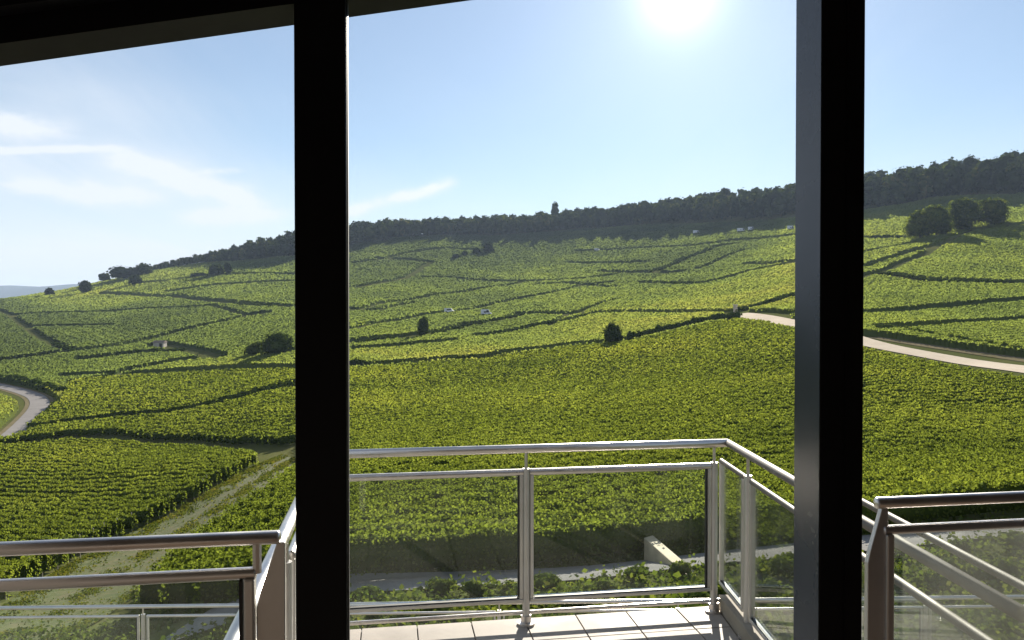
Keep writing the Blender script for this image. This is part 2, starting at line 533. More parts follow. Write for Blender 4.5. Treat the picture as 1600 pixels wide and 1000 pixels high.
M['room'] = plain_mat('room_paint', (.18, .158, .148), .8, var=.08, scale=2)
M['room_floor'] = plain_mat('room_floor', (.14, .10, .075), .5, var=.25, scale=4)
M['white_paint'] = plain_mat('white_vehicle_paint', (.62, .63, .65), .3, var=.03)
M['window'] = plain_mat('dark_vehicle_glass', (.02, .025, .03), .08, var=.1)
M['tyre'] = plain_mat('tyre_rubber', (.02, .02, .02), .8, var=.1)
M['stone'] = plain_mat('pale_stone', (.40, .36, .30), .9, var=.25, scale=2, bump=.3)
M['roof'] = plain_mat('dull_roof', (.20, .15, .12), .85, var=.25, scale=3)
M['post'] = plain_mat('weathered_post', (.30, .27, .22), .9, var=.25, scale=6)


def track_mat():
    m, g, out = new_mat('grass_track')
    uv = g.n.new('ShaderNodeAttribute'); uv.attribute_name = 'tone'
    pos = obj_coord(g)
    s = uv.outputs['Fac']                       # 0..1 across the track
    wob = g.m('ADD', s, g.m('MULTIPLY', g.m('SUBTRACT', g.noise(pos, .35, 4), .5), .30))

    def rut(c, w):
        q = g.m('DIVIDE', g.m('SUBTRACT', wob, c), w)
        return g.m('EXPONENT', g.m('MULTIPLY', g.m('MULTIPLY', q, q), -1))
    ruts = g.m('ADD', rut(.40, .13), rut(.72, .14), clamp=True)
    bare = g.m('MULTIPLY', ruts, g.smooth(g.noise(pos, 1.6, 5, .7), .35, .8, 0.0, .75))
    n = g.noise(pos, 2.2, 6, .7)
    grass = g.ramp(n, [(.3, (.050, .072, .022)), (.55, (.085, .098, .034)), (.75, (.13, .115, .055))])
    soil = g.ramp(n, [(.3, (.095, .075, .045)), (.7, (.155, .118, .075))])
    b = g.n.new('ShaderNodeBsdfPrincipled')
    g.l.new(g.mix(bare, grass, soil), b.inputs['Base Color'])
    b.inputs['Roughness'].default_value = .95; b.inputs['Specular IOR Level'].default_value = .1
    bp = g.n.new('ShaderNodeBump'); bp.inputs['Strength'].default_value = .6; bp.inputs['Distance'].default_value = .08
    g.l.new(g.noise(pos, 7, 5, .7), bp.inputs['Height']); g.l.new(bp.outputs[0], b.inputs['Normal'])
    g.l.new(b.outputs[0], out.inputs[0])
    return m


M['track'] = track_mat()

# ------------------------------------------------------------------ land
def build_ground():
    az = np.concatenate([np.arange(-180, -42, 6.0), np.arange(-42, 42, .5), np.arange(42, 180, 6.0)]) * math.pi / 180
    rr = np.concatenate([[0.5, 4, 8], np.exp(np.arange(math.log(11), math.log(9000), .018))])
    A, Rr = np.meshgrid(az, rr, indexing='ij')
    X, Y = np.sin(A) * Rr, np.cos(A) * Rr
    Z = zt(X, Y)
    na, nr = A.shape
    V = np.stack([X, Y, Z], -1).reshape(-1, 3)
    i = np.arange(na)[:, None]; j = np.arange(nr - 1)[None, :]
    i2 = (i + 1) % na
    Q = np.stack([i * nr + j, i * nr + j + 1, i2 * nr + j + 1, i2 * nr + j], -1).reshape(-1, 4)
    me = mesh_np('ground', V, Q)
    o = add_obj('ground', me, M['ground'], smooth=True)
    tag(o, 'grassy ground of the valley and hillside under the vines', 'ground', kind='structure')


build_ground()


def build_hills():
    n = 160
    xs = np.linspace(-7200, 3200, n)
    rows = []
    for k, t in enumerate(np.linspace(0, 1, 14)):
        y = 5200 + 2200 * t
        h = -40 + (math.sin(min(t * 1.35, 1) * math.pi / 2)) * (262 + 16 * np.sin(xs * .0016 + .5) + 9 * np.sin(xs * .0049) + 5 * np.sin(xs * .013 + k)) * (1 - .15 * max(0, t - .7) / .3)
        rows.append(np.stack([xs + 160 * np.sin(k), np.full(n, y), h], -1))
    V = np.array(rows).reshape(-1, 3)
    i, j = np.meshgrid(np.arange(13), np.arange(n - 1), indexing='ij')
    Q = np.stack([i * n + j, i * n + j + 1, (i + 1) * n + j + 1, (i + 1) * n + j], -1).reshape(-1, 4)
    o = add_obj('hills', mesh_np('hills', V, Q), M['hills'], smooth=True)
    tag(o, 'far blue hills beyond the valley at the end of the ridge', 'hills', kind='structure')


build_hills()


def strip(name, L, Rr, mat, label, cat, lift=.06, across=8, step=1.2):
    """sheet laid on the land between two plan polylines"""
    def resample(P, n):
        P = np.asarray(P)[:, :2]
        s = np.concatenate([[0], np.cumsum(np.linalg.norm(np.diff(P, axis=0), axis=1))])
        t = np.linspace(0, s[-1], n)
        return np.stack([np.interp(t, s, P[:, 0]), np.interp(t, s, P[:, 1])], -1)
    ln = max(np.linalg.norm(np.diff(np.asarray(L)[:, :2], axis=0), axis=1).sum(), 4)
    n = int(max(8, min(260, ln / step)))
    a, b = resample(L, n), resample(Rr, n)
    t = np.linspace(0, 1, across + 1)
    P = a[:, None, :] * (1 - t)[None, :, None] + b[:, None, :] * t[None, :, None]
    Z = zt(P[..., 0], P[..., 1]) + lift
    V = np.concatenate([P, Z[..., None]], -1).reshape(-1, 3)
    w = across + 1
    i, j = np.meshgrid(np.arange(n - 1), np.arange(across), indexing='ij')
    Q = np.stack([i * w + j, i * w + j + 1, (i + 1) * w + j + 1, (i + 1) * w + j], -1).reshape(-1, 4)
    tone = np.tile(t, n)
    o = add_obj(name, mesh_np(name, V, Q, tone), mat, smooth=True)
    tag(o, label, cat, kind='structure')
    return o


def offset_line(P, w):
    P = np.asarray(P)[:, :2]
    # smooth the centre line
    s = np.concatenate([[0], np.cumsum(np.linalg.norm(np.diff(P, axis=0), axis=1))])
    t = np.linspace(0, s[-1], max(12, int(s[-1] / 2)))
    Q = np.stack([np.interp(t, s, P[:, 0]), np.interp(t, s, P[:, 1])], -1)
    k = np.ones(5) / 5
    for _ in range(3):
        Qp = np.pad(Q, ((2, 2), (0, 0)), 'edge')
        Q = np.stack([np.convolve(Qp[:, 0], k, 'valid'), np.convolve(Qp[:, 1], k, 'valid')], -1)
    T = np.gradient(Q, axis=0); T /= np.linalg.norm(T, axis=1)[:, None] + 1e-9
    N = np.stack([-T[:, 1], T[:, 0]], -1)
    return Q + N * w / 2, Q - N * w / 2, Q


# grass track left of the middle plot
TRK_L = hits([(440, 712), (401, 728), (313, 777), (248, 813), (180, 843), (94, 890), (30, 930), (-60, 985)])
TRK_R = hits([(478, 722), (462, 742), (415, 780), (345, 830), (285, 875), (215, 930), (150, 975), (60, 1040)])
strip('grass_track', TRK_L, TRK_R, M['track'], 'dry grassy track with bare wheel ruts beside the left vine plot', 'track', across=14, step=.6)
# chalk road on the right
ROAD_C = hits([(1146, 491), (1190, 496), (1241, 507), (1351, 537), (1450, 555), (1600, 576), (1760, 600)])
a_, b_, ROADQ = offset_line(ROAD_C, 6.2)
strip('chalk_road', a_, b_, M['pale_road'], 'pale chalk road running down past the right window post', 'road', lift=.09, across=4)
VERGE_C = hits([(1340, 524), (1450, 541), (1600, 561), (1760, 585)])
a2_, b2_, VERGEQ = offset_line(VERGE_C, 3.6)
strip('verge', a2_, b2_, M['verge'], 'dry grass verge along the chalk road', 'verge', lift=.075, across=3)
# asphalt road on the left
ROADL_C = hits([(-60, 592), (0, 603), (32, 611), (56, 619), (64, 628), (60, 640), (46, 656), (22, 680), (-20, 705), (-80, 740)])
c_, d_, ROADLQ = offset_line(ROADL_C, 3.4)
strip('road_verge', *offset_line(ROADL_C, 5.0)[:2], M['verge'], 'sandy shoulders of the bending grey road', 'verge', lift=.05, across=4)
strip('asphalt_road', c_, d_, M['asphalt'], 'grey road bending at the left edge of the view', 'road', lift=.10, across=4)
# grey path under the balcony
PATH_C = hits([(150, 1010), (300, 975), (430, 952), (550, 930), (780, 906), (1060, 876), (1240, 858), (1450, 838), (1600, 826), (1900, 812)])
e_, f_, PATHQ = offset_line(PATH_C, 2.6)
strip('path', e_, f_, M['path'], 'grey gravel path between the building and the first vine rows', 'path', lift=.06, across=4, step=.6)

# ------------------------------------------------------------------ leaf scatter
def leaf_quads(P, N, S, tone=None):
    """one folded leaf-like quad per point: P centres, N normals, S sizes"""
    n = len(P)
    N = N / (np.linalg.norm(N, axis=1)[:, None] + 1e-9)
    a = rng.normal(size=(n, 3))
    T = np.cross(N, a); T /= np.linalg.norm(T, axis=1)[:, None] + 1e-9
    B = np.cross(N, T)
    s = S[:, None] * .5
    k = rng.uniform(.75, 1.1, (n, 1)); fold = rng.uniform(-.25, .35, (n, 1))
    V = np.stack([P - T * s * 1.15, P + B * s * k + N * s * fold, P + T * s * 1.15, P - B * s * k + N * s * fold], 1).reshape(-1, 3)
    Q = np.arange(4 * n).reshape(n, 4)
    return V, Q, (np.repeat(tone, 4) if tone is not None else None)


def leaf_tris(P, N, S, tone=None):
    """one three-cornered leaf per point, for leaves further off"""
    n = len(P)
    N = N / (np.linalg.norm(N, axis=1)[:, None] + 1e-9)
    a = rng.normal(size=(n, 3))
    T = np.cross(N, a); T /= np.linalg.norm(T, axis=1)[:, None] + 1e-9
    B = np.cross(N, T)
    s = S[:, None] * .62
    k = rng.uniform(.75, 1.15, (n, 1))
    V = np.stack([P - T * s * .7 - B * s * .85 * k, P - T * s * .5 + B * s * .85, P + T * s * 1.1 * k], 1).reshape(-1, 3)
    return V, np.arange(3 * n).reshape(n, 3), (np.repeat(tone, 3) if tone is not None else None)


def vine_rows(name, poly, angle, spacing, label, cat, group, leaf_k=.0023, leaf_min=.085, dmax=None, post_step=None, ends=False, cover=1.0, phase=0.0, hgt=1.22, gapp=.02, tone=None):
    """rows of vines inside a plan polygon; every row is one object"""
    poly = np.asarray(poly)[:, :2]
    ca, sa = math.cos(angle), math.sin(angle)
    U = poly @ np.array([ca, sa]); Vv = poly @ np.array([-sa, ca])
    k0, k1 = math.floor(Vv.min() / spacing), math.ceil(Vv.max() / spacing)
    step = .5
    made = 0
    for k in range(k0, k1 + 1):
        v = (k + phase) * spacing
        t = np.arange(U.min(), U.max(), step)
        wig = .10 * np.sin(t * .09 + k * 1.7)
        X, Y = t * ca - (v + wig) * sa, t * sa + (v + wig) * ca
        ok = inside(poly, X, Y) & (np.abs(X) < .76 * Y + 3) & (Y > 10)
        if dmax:
            ok &= Y < dmax
        idx = np.nonzero(ok)[0]
        if len(idx) < 4:
            continue
        runs = np.split(idx, np.nonzero(np.diff(idx) > 1)[0] + 1)
        for r in runs:
            if len(r) < 5:
                continue
            x, y = X[r], Y[r]
            z = zt(x, y)
            n = len(r)
            D = y
            s = np.maximum(leaf_min, leaf_k * D)
            # vigour of each half metre of row
            vig = np.clip(1 + .20 * np.sin(t[r] * 2.1 + k * 3.1) + rng.normal(0, .14, n), .5, 1.4)
            weak = rng.random(n) < gapp
            vig[weak] *= .55
            H = hgt * (.80 + .20 * vig)
            W = .44 * vig
            cnt = rng.poisson(cover * step * 2.5 / s ** 2 * np.clip(vig, .6, 1.3))
            q = np.repeat(np.arange(n), cnt)
            m_ = len(q)
            tt = (rng.random(m_) - .5) * step
            ph = rng.random(m_)
            # profile: sides 70 %, rounded top 30 %
            lat = np.where(ph < .35, -1.0, np.where(ph < .7, 1.0, rng.uniform(-1, 1, m_)))
            top = ph >= .7
            hh = np.where(top, H[q] * (1.0 - .12 * lat ** 2) + rng.exponential(.035, m_), rng.uniform(.22, 1.0, m_) * H[q])
            latw = np.where(top, lat * W[q] * .5, lat * W[q] * .5 * (1.05 - .35 * (hh / H[q] - .5) ** 2 * 2) + rng.normal(0, .04, m_))
            px = x[q] + tt * ca - latw * sa; py = y[q] + tt * sa + latw * ca
            pz = z[q] + hh
            Nn = np.stack([-sa * np.where(top, lat * .5, lat), ca * np.where(top, lat * .5, lat), np.where(top, .65, .45)], -1) + rng.normal(0, .32, (m_, 3)) + np.where(top, 1.0, .25)[:, None] * np.array([-.10, -.50, 0])
            tn_ = np.clip((D - 55) / 90, 0, 1)[q] * .30 if tone is None else np.repeat(float(tone), m_)
            far_ = D[q] > 42
            PP = np.stack([px, py, pz], -1); SS = s[q] * rng.uniform(.7, 1.25, m_)
            V, Q, tn = leaf_quads(PP[~far_], Nn[~far_], SS[~far_], tn_[~far_])
            V3, Q3, tn3 = leaf_tris(PP[far_], Nn[far_], SS[far_], tn_[far_])
            nq, n3 = len(Q), len(Q3)
            Q3 = Q3 + len(V)
            V = np.concatenate([V, V3]); tn = np.concatenate([tn, tn3])
            # inner mass
            st = max(1, int(round(np.mean(s) * 3 / step)))
            ci = np.arange(0, n, st)
            if ci[-1] != n - 1:
                ci = np.append(ci, n - 1)
            prof = np.array([(-.30, .25), (-.40, .6), (-.28, .93), (.28, .93), (.40, .6), (.30, .25)])
            cw = prof[None, :, 0] * W[ci][:, None] * rng.uniform(.75, 1.1, (len(ci), 6)); chh = prof[None, :, 1] * H[ci][:, None]
            cx = x[ci][:, None] - cw * sa; cy = y[ci][:, None] + cw * ca; cz = z[ci][:, None] + chh
            CV = np.stack([cx, cy, cz], -1).reshape(-1, 3)
            a, b = np.meshgrid(np.arange(len(ci) - 1), np.arange(6), indexing='ij')
            CQ = np.stack([a * 6 + b, a * 6 + (b + 1) % 6, (a + 1) * 6 + (b + 1) % 6, (a + 1) * 6 + b], -1).reshape(-1, 4)
            capf = np.array([[0, 1, 4, 5], [1, 2, 3, 4]]); lastb = (len(ci) - 1) * 6
            CQ = np.concatenate([CQ, capf, capf[:, ::-1] + lastb])
            base = np.array([x[0], y[0], z[0]])
            VV = np.concatenate([V, CV]) - base
            me = mesh_np(name, VV, [Q, Q3, CQ + len(V)], np.concatenate([tn, np.zeros(len(CV))]))
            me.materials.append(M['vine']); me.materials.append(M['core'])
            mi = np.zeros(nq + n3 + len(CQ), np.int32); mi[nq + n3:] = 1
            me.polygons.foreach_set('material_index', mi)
            o = bpy.data.objects.new(name, me)
            o.location = base
            C.objects.link(o)
            tag(o, label, cat, group)
            made += 1
            if ends:
                for e in (0, -1):
                    pm = MB()
                    sg = -1 if e == 0 else 1
                    bx, by, bz = x[e] - base[0] + sg * -.08 * ca, y[e] - base[1] + sg * -.08 * sa, z[e] - base[2]
                    pm.tube([(bx, by, bz - .1), (bx - sg * .04 * ca, by - sg * .04 * sa, bz + 1.28)], .03, 6)
                    pm.build('end_post', M['post'], o)
    return made


# plots of vines whose rows can be told apart
LEFT_PLOT = hits([(-260, 712), (-100, 706), (35, 705), (112, 697), (180, 700), (300, 709), (398, 722), (399, 731), (311, 780), (246, 816), (178, 846), (92, 893), (20, 936), (-60, 990), (-500, 1000)])
n_left = vine_rows('vine_row', LEFT_PLOT, R(-25), 1.42, 'green vine row of the plot left of the grass track, ending at the track edge', 'vine row', 'vine rows of the left plot', ends=True, cover=.9)
TR = TRK_R[:, :2] + np.array([.6, .25])
front = hits([(215, 975), (330, 962), (430, 944), (550, 916), (800, 896), (1060, 868), (1240, 851), (1450, 829), (1600, 818), (1850, 805)])
EDGE = hits([(455, 586), (508, 580), (575, 575), (623, 572), (700, 565), (750, 563), (786, 556), (822, 552), (907, 542), (940, 540), (985, 535), (1034, 524), (1108, 507), (1148, 500)])
EDGE_U = np.concatenate([EDGE[:, 0] / EDGE[:, 1], (ROADQ[:, 0] / ROADQ[:, 1])[4:]])
RX, RY = ROADQ[4:, 0], ROADQ[4:, 1]
RG = (zt(RX, RY) - zt(RX * (1 - 8 / RY), RY - 8)) / 8 - zt(RX, RY) / RY          # how steeply the sight line meets the land at the road
EDGE_D = np.concatenate([EDGE[:, 1] - 7.0, RY - 3.6 - np.clip(VH / np.maximum(RG, .02) * 1.15, 6, 26)])
eo_ = np.argsort(EDGE_U)


def mid_far(u):
    return np.interp(u, EDGE_U[eo_], EDGE_D[eo_])


far_edge = [(u * float(mid_far(u)), float(mid_far(u))) for u in np.linspace(.95, -.272, 90)]
MID_PLOT = np.concatenate([front[:, :2], np.array(far_edge), hits([(474, 612), (474, 708), (468, 728)])[:, :2], TR[1:6]])
n_mid = vine_rows('vine_row', MID_PLOT, R(16.6), 1.35, 'leafy vine row of the wide slope in front of the balcony', 'vine row', 'vine rows in front of the balcony', cover=.78)
UP_PLOT = hits([(-80, 700), (12, 694), (60, 676), (98, 671), (186, 661), (278, 654), (336, 642), (400, 626), (470, 612), (470, 702), (400, 699), (304, 693), (224, 690), (179, 682), (112, 684), (35, 694), (0, 700)])
n_up = vine_rows('vine_row', UP_PLOT, R(8), 1.4, 'low vine row of the sunny plot just behind the left vine plot', 'vine row', 'vine rows behind the left plot', leaf_k=.0024, cover=.8)
SUN_PLOT = hits([(30, 680), (72, 652), (98, 630), (104, 606), (120, 598), (179, 594), (205, 592), (288, 588), (352, 585), (470, 584), (475, 600), (400, 618), (336, 635), (278, 648), (186, 655), (96, 666)])
n_sun = vine_rows('vine_row', SUN_PLOT, R(14), 1.5, 'sunlit yellow-green vine row of the plot right of the grey road bend', 'vine row', 'vine rows right of the road bend', leaf_k=.0024, cover=.75, tone=.25)
print('rows', n_left, n_mid, n_up, n_sun)

# ------------------------------------------------------------------ far vineyards: canopy with gaps along tracks and plot edges
GAPS = [   # photo polylines of plot edges and tracks, with the width of the gap in metres
    ([(0, 486), (16, 493), (38, 510), (58, 525), (96, 544), (114, 550)], 4),
    ([(19, 493), (120, 489), (237, 483), (333, 478), (384, 493), (412, 489)], 3),
    ([(-60, 576), (0, 565), (115, 550), (179, 542), (237, 530), (275, 520), (346, 504), (390, 494), (419, 490)], 3.5),
    ([(42, 512), (120, 510), (176, 509)], 2),
    ([(128, 563), (211, 553), (256, 550), (288, 549)], 4),
    ([(242, 540), (288, 546), (320, 554), (342, 560)], 5),
    ([(266, 539), (310, 548), (349, 557)], 2.5),
    ([(99, 590), (179, 586), (205, 579), (272, 566), (323, 560), (342, 558)], 2.5),
    ([(211, 586), (288, 581), (352, 578), (470, 579), (560, 574)], 2.5),
    ([(16, 683), (96, 669), (186, 658), (278, 651), (336, 638), (400, 621), (475, 602)], 2.2),
    ([(160, 459), (275, 464), (368, 474), (400, 477), (460, 480), (553, 484)], 6),
    ([(200, 444), (260, 440), (330, 430), (400, 428), (460, 430)], 4),
    ([(260, 457), (350, 445), (460, 440)], 3.5),
    ([(553, 450), (582, 445), (626, 437), (639, 432), (662, 416), (674, 410), (636, 406), (590, 404)], 6),
    ([(553, 412), (600, 405), (650, 393), (700, 388), (760, 392)], 4),
    ([(662, 434), (700, 434), (738, 438), (812, 440), (900, 437), (960, 430)], 4),
    ([(553, 486), (598, 474), (678, 462), (764, 450), (815, 442)], 3.5),
    ([(553, 486), (588, 486), (646, 474)], 3.5),
    ([(553, 515), (604, 504), (655, 494), (690, 490), (748, 482), (812, 467), (860, 459), (906, 448), (956, 442)], 3.5),
    ([(553, 536), (588, 531), (633, 528), (674, 522), (732, 509), (796, 499), (815, 491), (847, 491), (900, 492)], 6),
    ([(553, 547), (652, 539), (710, 534)], 2.2),
    ([(748, 526), (796, 520), (844, 509), (891, 501), (931, 490), (1015, 489), (1108, 489), (1148, 489)], 3.5),
    ([(575, 573), (623, 570), (700, 563), (750, 562), (786, 554), (822, 550), (907, 540), (940, 538), (978, 534), (1034, 520), (1108, 503), (1155, 498)], 2.4),
    ([(840, 445), (890, 443), (960, 450)], 3),
    ([(1003, 442), (1092, 444), (1133, 436), (1170, 425), (1241, 411), (1300, 405)], 4),
    ([(1024, 425), (1077, 402), (1123, 385), (1148, 382)], 6),
    ([(1090, 421), (1139, 399), (1160, 392)], 3),
    ([(940, 424), (968, 426), (1046, 427), (1066, 425)], 5),
    ([(891, 411), (950, 412), (1009, 410)], 4),
    ([(903, 393), (1000, 388), (1077, 385), (1148, 376), (1241, 368)], 5),
    ([(1164, 413), (1201, 413), (1241, 408)], 3),
    ([(1151, 487), (1195, 477), (1241, 463), (1300, 450), (1372, 427), (1410, 412), (1467, 385)], 4),
    ([(1372, 429), (1448, 440), (1585, 444), (1640, 442)], 4),
    ([(1351, 418), (1410, 398), (1467, 383), (1516, 361), (1600, 351), (1700, 340)], 4),
    ([(1351, 372), (1410, 372), (1440, 372)], 4),
    ([(1148, 489), (1241, 492), (1351, 491), (1448, 484), (1600, 471), (1700, 465)], 2.6),
    ([(1372, 516), (1486, 508), (1600, 502)], 1.8),
    ([(860, 510), (880, 497), (930, 478), (960, 470)], 2),
    ([(1351, 395), (1420, 382), (1500, 368)], 3),
]
SEEDS = [(60, 500, -.7), (200, 497, -.75), (300, 505, -.5), (40, 540, -.8), (150, 530, -.2), (100, 575, .1), (330, 520, -.1), (400, 530, 0), (250, 445, .3), (150, 470, .7), (350, 455, .2),
         (420, 440, -.1), (250, 615, .45), (130, 640, .6), (430, 580, .5), (600, 425, -.6), (600, 465, -.2), (720, 420, -.6), (850, 405, -.75), (880, 425, .25), (700, 450, -.3), (620, 500, 0), (800, 480, -.1),
         (1000, 375, -.3), (1000, 410, -.4), (1020, 420, -.7), (1100, 430, -.1), (1000, 455, 0), (1100, 465, .9), (1200, 440, .8), (950, 480, .3), (1000, 510, .9), (900, 520, .8), (700, 560, .9),
         (850, 570, .5), (600, 590, .6), (1150, 540, .3), (1000, 560, .4), (1200, 520, .3), (1480, 410, .3), (1560, 400, .35), (1450, 460, .2), (1500, 490, .3), (1450, 520, .3), (1400, 390, .5), (660, 535, .2), (800, 510, 0)]


def seg_dist(X, Y, P):
    d = np.full(X.shape, 1e9)
    for i in range(len(P) - 1):
        ax, ay = P[i][:2]; bx, by = P[i + 1][:2]
        L2 = (bx - ax) ** 2 + (by - ay) ** 2 + 1e-9
        t = np.clip(((X - ax) * (bx - ax) + (Y - ay) * (by - ay)) / L2, 0, 1)
        d = np.minimum(d, np.hypot(X - ax - t * (bx - ax), Y - ay - t * (by - ay)))
    return d


FOREST_BASE = [(232, 423), (290, 416), (340, 412), (400, 413), (462, 412), (550, 396), (640, 386), (700, 381), (780, 384), (830, 380), (900, 374), (1000, 370), (1100, 369), (1180, 362), (1241, 357), (1351, 343), (1410, 334), (1463, 324), (1577, 322), (1600, 319), (1720, 310), (1850, 302)]
FB = hits(FOREST_BASE)
FBU = FB[:, 0] / FB[:, 1]


def FBACK(u):
    return np.interp(800 + F * u, [230, 340, 460, 620, 1100, 1241, 1400, 1600], [0, 12, 50, 80, 75, 55, 40, 40])


def forest_edge(u):
    return np.interp(u, FBU, FB[:, 1], left=1e9, right=FB[-1, 1])


def gap_dist(X, Y, P, k):
    """distance to a gap that reaches from the line P towards the valley far enough for the plot behind it to show its side"""
    P = np.asarray(P)
    x, y = P[:, 0], P[:, 1]
    z0, z1 = zt(x, y), zt(x * (1 - 6 / y), y - 6)
    graze = (z0 - z1) / 6 - z0 / y
    hid = np.clip(VH / np.maximum(graze, .02) * k, 2, 24)
    d = seg_dist(X, Y, P)
    for f in (.25, .5, .75, 1.0):
        P2 = np.stack([x * (1 - hid * f / y), y - hid * f], -1)
        d = np.minimum(d, seg_dist(X, Y, P2))
    return d


def build_canopy():
    us = np.tan(np.arange(-39, 39, .11) * math.pi / 180)
    ds = np.exp(np.arange(math.log(78), math.log(1000), .0062))
    Ug, Dg = np.meshgrid(us, ds, indexing='ij')
    X, Y = Ug * Dg, Dg
    Z = zt(X, Y)
    mask = np.ones(X.shape)
    for pts, w in GAPS:
        P = hits(pts)
        box = (X > P[:, 0].min() - 8) & (X < P[:, 0].max() + 8) & (Y > P[:, 1].min() - 36) & (Y < P[:, 1].max() + 8)
        if box.any():
            d = gap_dist(X[box], Y[box], P, .50)
            wv = w * (.5 + .04 * np.sin(X[box] * .13) * np.sin(Y[box] * .17))
            mask[box] = np.minimum(mask[box], (d > wv).astype(float))
    for Q, w in ((ROADQ, 3.9), (VERGEQ, 2.2), (ROADLQ, 3.2)):
        box = (X > Q[:, 0].min() - 12) & (X < Q[:, 0].max() + 12) & (Y > Q[:, 1].min() - 36) & (Y < Q[:, 1].max() + 12)
        mask[box] = np.minimum(mask[box], (gap_dist(X[box], Y[box], Q[::6], 1.1) > w).astype(float))
    for P in (LEFT_PLOT, MID_PLOT, UP_PLOT, SUN_PLOT):
        mask[inside(P[:, :2], X, Y)] = 0
    # between the near plots and in front of them there is no far vineyard
    near = (Y < mid_far(Ug) + 1.5) & (Ug > -.272)
    mask[near] = 0
    cut = hits([(-200, 716), (-80, 700), (12, 690), (60, 664), (84, 640), (98, 622), (104, 600), (179, 590), (205, 588), (288, 584), (352, 581), (470, 581), (500, 585), (500, 1000), (-600, 1000)])
    mask[inside(cut[:, :2], X, Y)] = 0
    fe = forest_edge(Ug)
    mask[Y > fe + 3 + FBACK(Ug)] = 0
    mask[(Ug < FBU[0]) & (Y > 900)] = 0
    # colour of the plots
    SP_ = np.array(SEEDS)
    px = 800 + F * Ug; py = 485 - F * Z / Y
    best = np.zeros(X.shape); wsum = np.zeros(X.shape)
    top_w = np.zeros(X.shape); ang = np.zeros(X.shape)
    for q_, (sx, sy, tv) in enumerate(SEEDS):
        w = np.exp(-(((px - sx) / 75) ** 2 + ((py - sy) / 20) ** 2)) + 1e-6
        best += w * tv; wsum += w
        ang = np.where(w > top_w, R((72, 96, 112, 84, 128, 60)[q_ % 6]), ang); top_w = np.maximum(top_w, w)
    tone = best / wsum
    h = (VH - .12) * (1 + .10 * np.sin(X * .9 + Y * .4) * np.sin(Y * .8)) + rng.normal(0, .04, X.shape)
    Zc = np.where(mask > .5, Z + h, Z - .35)
    nu, nd = X.shape
    V = np.stack([X, Y, Zc], -1).reshape(-1, 3)
    i, j = np.meshgrid(np.arange(nu - 1), np.arange(nd - 1), indexing='ij')
    Q = np.stack([i * nd + j, i * nd + j + 1, (i + 1) * nd + j + 1, (i + 1) * nd + j], -1)
    keep = (mask[:-1, :-1] + mask[1:, :-1] + mask[:-1, 1:] + mask[1:, 1:]) > 0
    Qk = Q[keep]
    used = np.zeros(nu * nd, bool); used[Qk.ravel()] = True
    remap = np.cumsum(used) - 1
    V2 = V[used]; Q2 = remap[Qk]; T2 = tone.reshape(-1)[used]
    # leaf clumps spread evenly over what is seen of the vines
    full = (mask[:-1, :-1] * mask[1:, :-1] * mask[:-1, 1:] * mask[1:, 1:]) > .5
    ii, jj = np.nonzero(full)
    Zs = Z + VH
    pyt = 485 - F * Zs / Y
    rows = np.abs(pyt[ii, jj] - pyt[ii, jj + 1]) + .25
    wpx = F * (us[ii + 1] - us[ii])
    area = rows * wpx
    NL = 340000
    pick = rng.choice(len(ii), NL, p=area / area.sum())
    fu, fd = rng.random(NL), rng.random(NL)
    I, J = ii[pick], jj[pick]
    u = us[I] + (us[I + 1] - us[I]) * fu; d = ds[J] + (ds[J + 1] - ds[J]) * fd
    x, y = u * d, d
    keepv = (np.abs(u) < .75)
    x, y, d, I, J = x[keepv], y[keepv], d[keepv], I[keepv], J[keepv]
    aa = ang[I, J]
    aa = np.where((d < 205) & (x > -.2 * y), R(14), aa)
    wave = .5 + .5 * np.sin(2 * math.pi * (-x * np.sin(aa) + y * np.cos(aa)) / np.where(d < 260, 2.4, 4.0))
    fade = np.clip((560 - d) / 250, 0, 1)
    keepv = rng.random(len(x)) < 1 - .30 * fade * (wave < .42)
    x, y, d, I, J, wave, fade = x[keepv], y[keepv], d[keepv], I[keepv], J[keepv], wave[keepv], fade[keepv]
    s = np.clip(.0024 * d, .22, 1.6) * rng.uniform(.6, 1.3, len(x))
    z = zt(x, y) + VH - .14 * fade * (1 - wave) + rng.uniform(-.06, .10, len(x)) * np.clip(d / 250, .6, 1.2)
    N = rng.normal(0, .30, (len(x), 3)) + np.array([-.12, -.62, .55])
    LV, LQ, LT = leaf_tris(np.stack([x, y, z], -1), N, s, tone[I, J] + .12 * fade * (wave - .5))
    # edges: clumps hanging on the sides of the plots that face the house
    edge = (mask[:, 1:] > .5) & (mask[:, :-1] < .5)
    ei, ej = np.nonzero(edge)
    ne = len(ei) * 3
    q = rng.integers(0, len(ei), ne)
    u = us[ei[q]] + rng.normal(0, .0012, ne); d = ds[ej[q] + 1] + rng.uniform(-.3, .5, ne)
    se = np.clip(.0026 * d, .25, 1.0) * rng.uniform(.6, 1.3, ne)
    EP = np.stack([u * d, d, zt(u * d, d) + rng.uniform(.3, VH + .15, ne)], -1)
    EN = rng.normal(0, .5, (ne, 3)) + np.array([0, -1, .3])
    EV, EQ, ET = leaf_tris(EP, EN, se, tone[ei[q], ej[q]])
    nl_ = len(LV); LV = np.concatenate([LV, EV]); LQ = np.concatenate([LQ, EQ + nl_]); LT = np.concatenate([LT, ET])

    # three stretches of land, parted at the road on the right and the hollow on the left
    def side(uu, yy):
        return np.where(uu < -.22, 0, np.where(uu < .40, 1, 2))
    cs = side(V2[Q2[:, 0], 0] / V2[Q2[:, 0], 1], None)
    ls = side(LV[LQ[:, 0], 0] / LV[LQ[:, 0], 1], None)
    labels = ['far vineyard plots of the left hollow and shoulder of the ridge', 'far vineyard plots of the middle slope below the forest', 'far vineyard plots of the right slope above the chalk road']
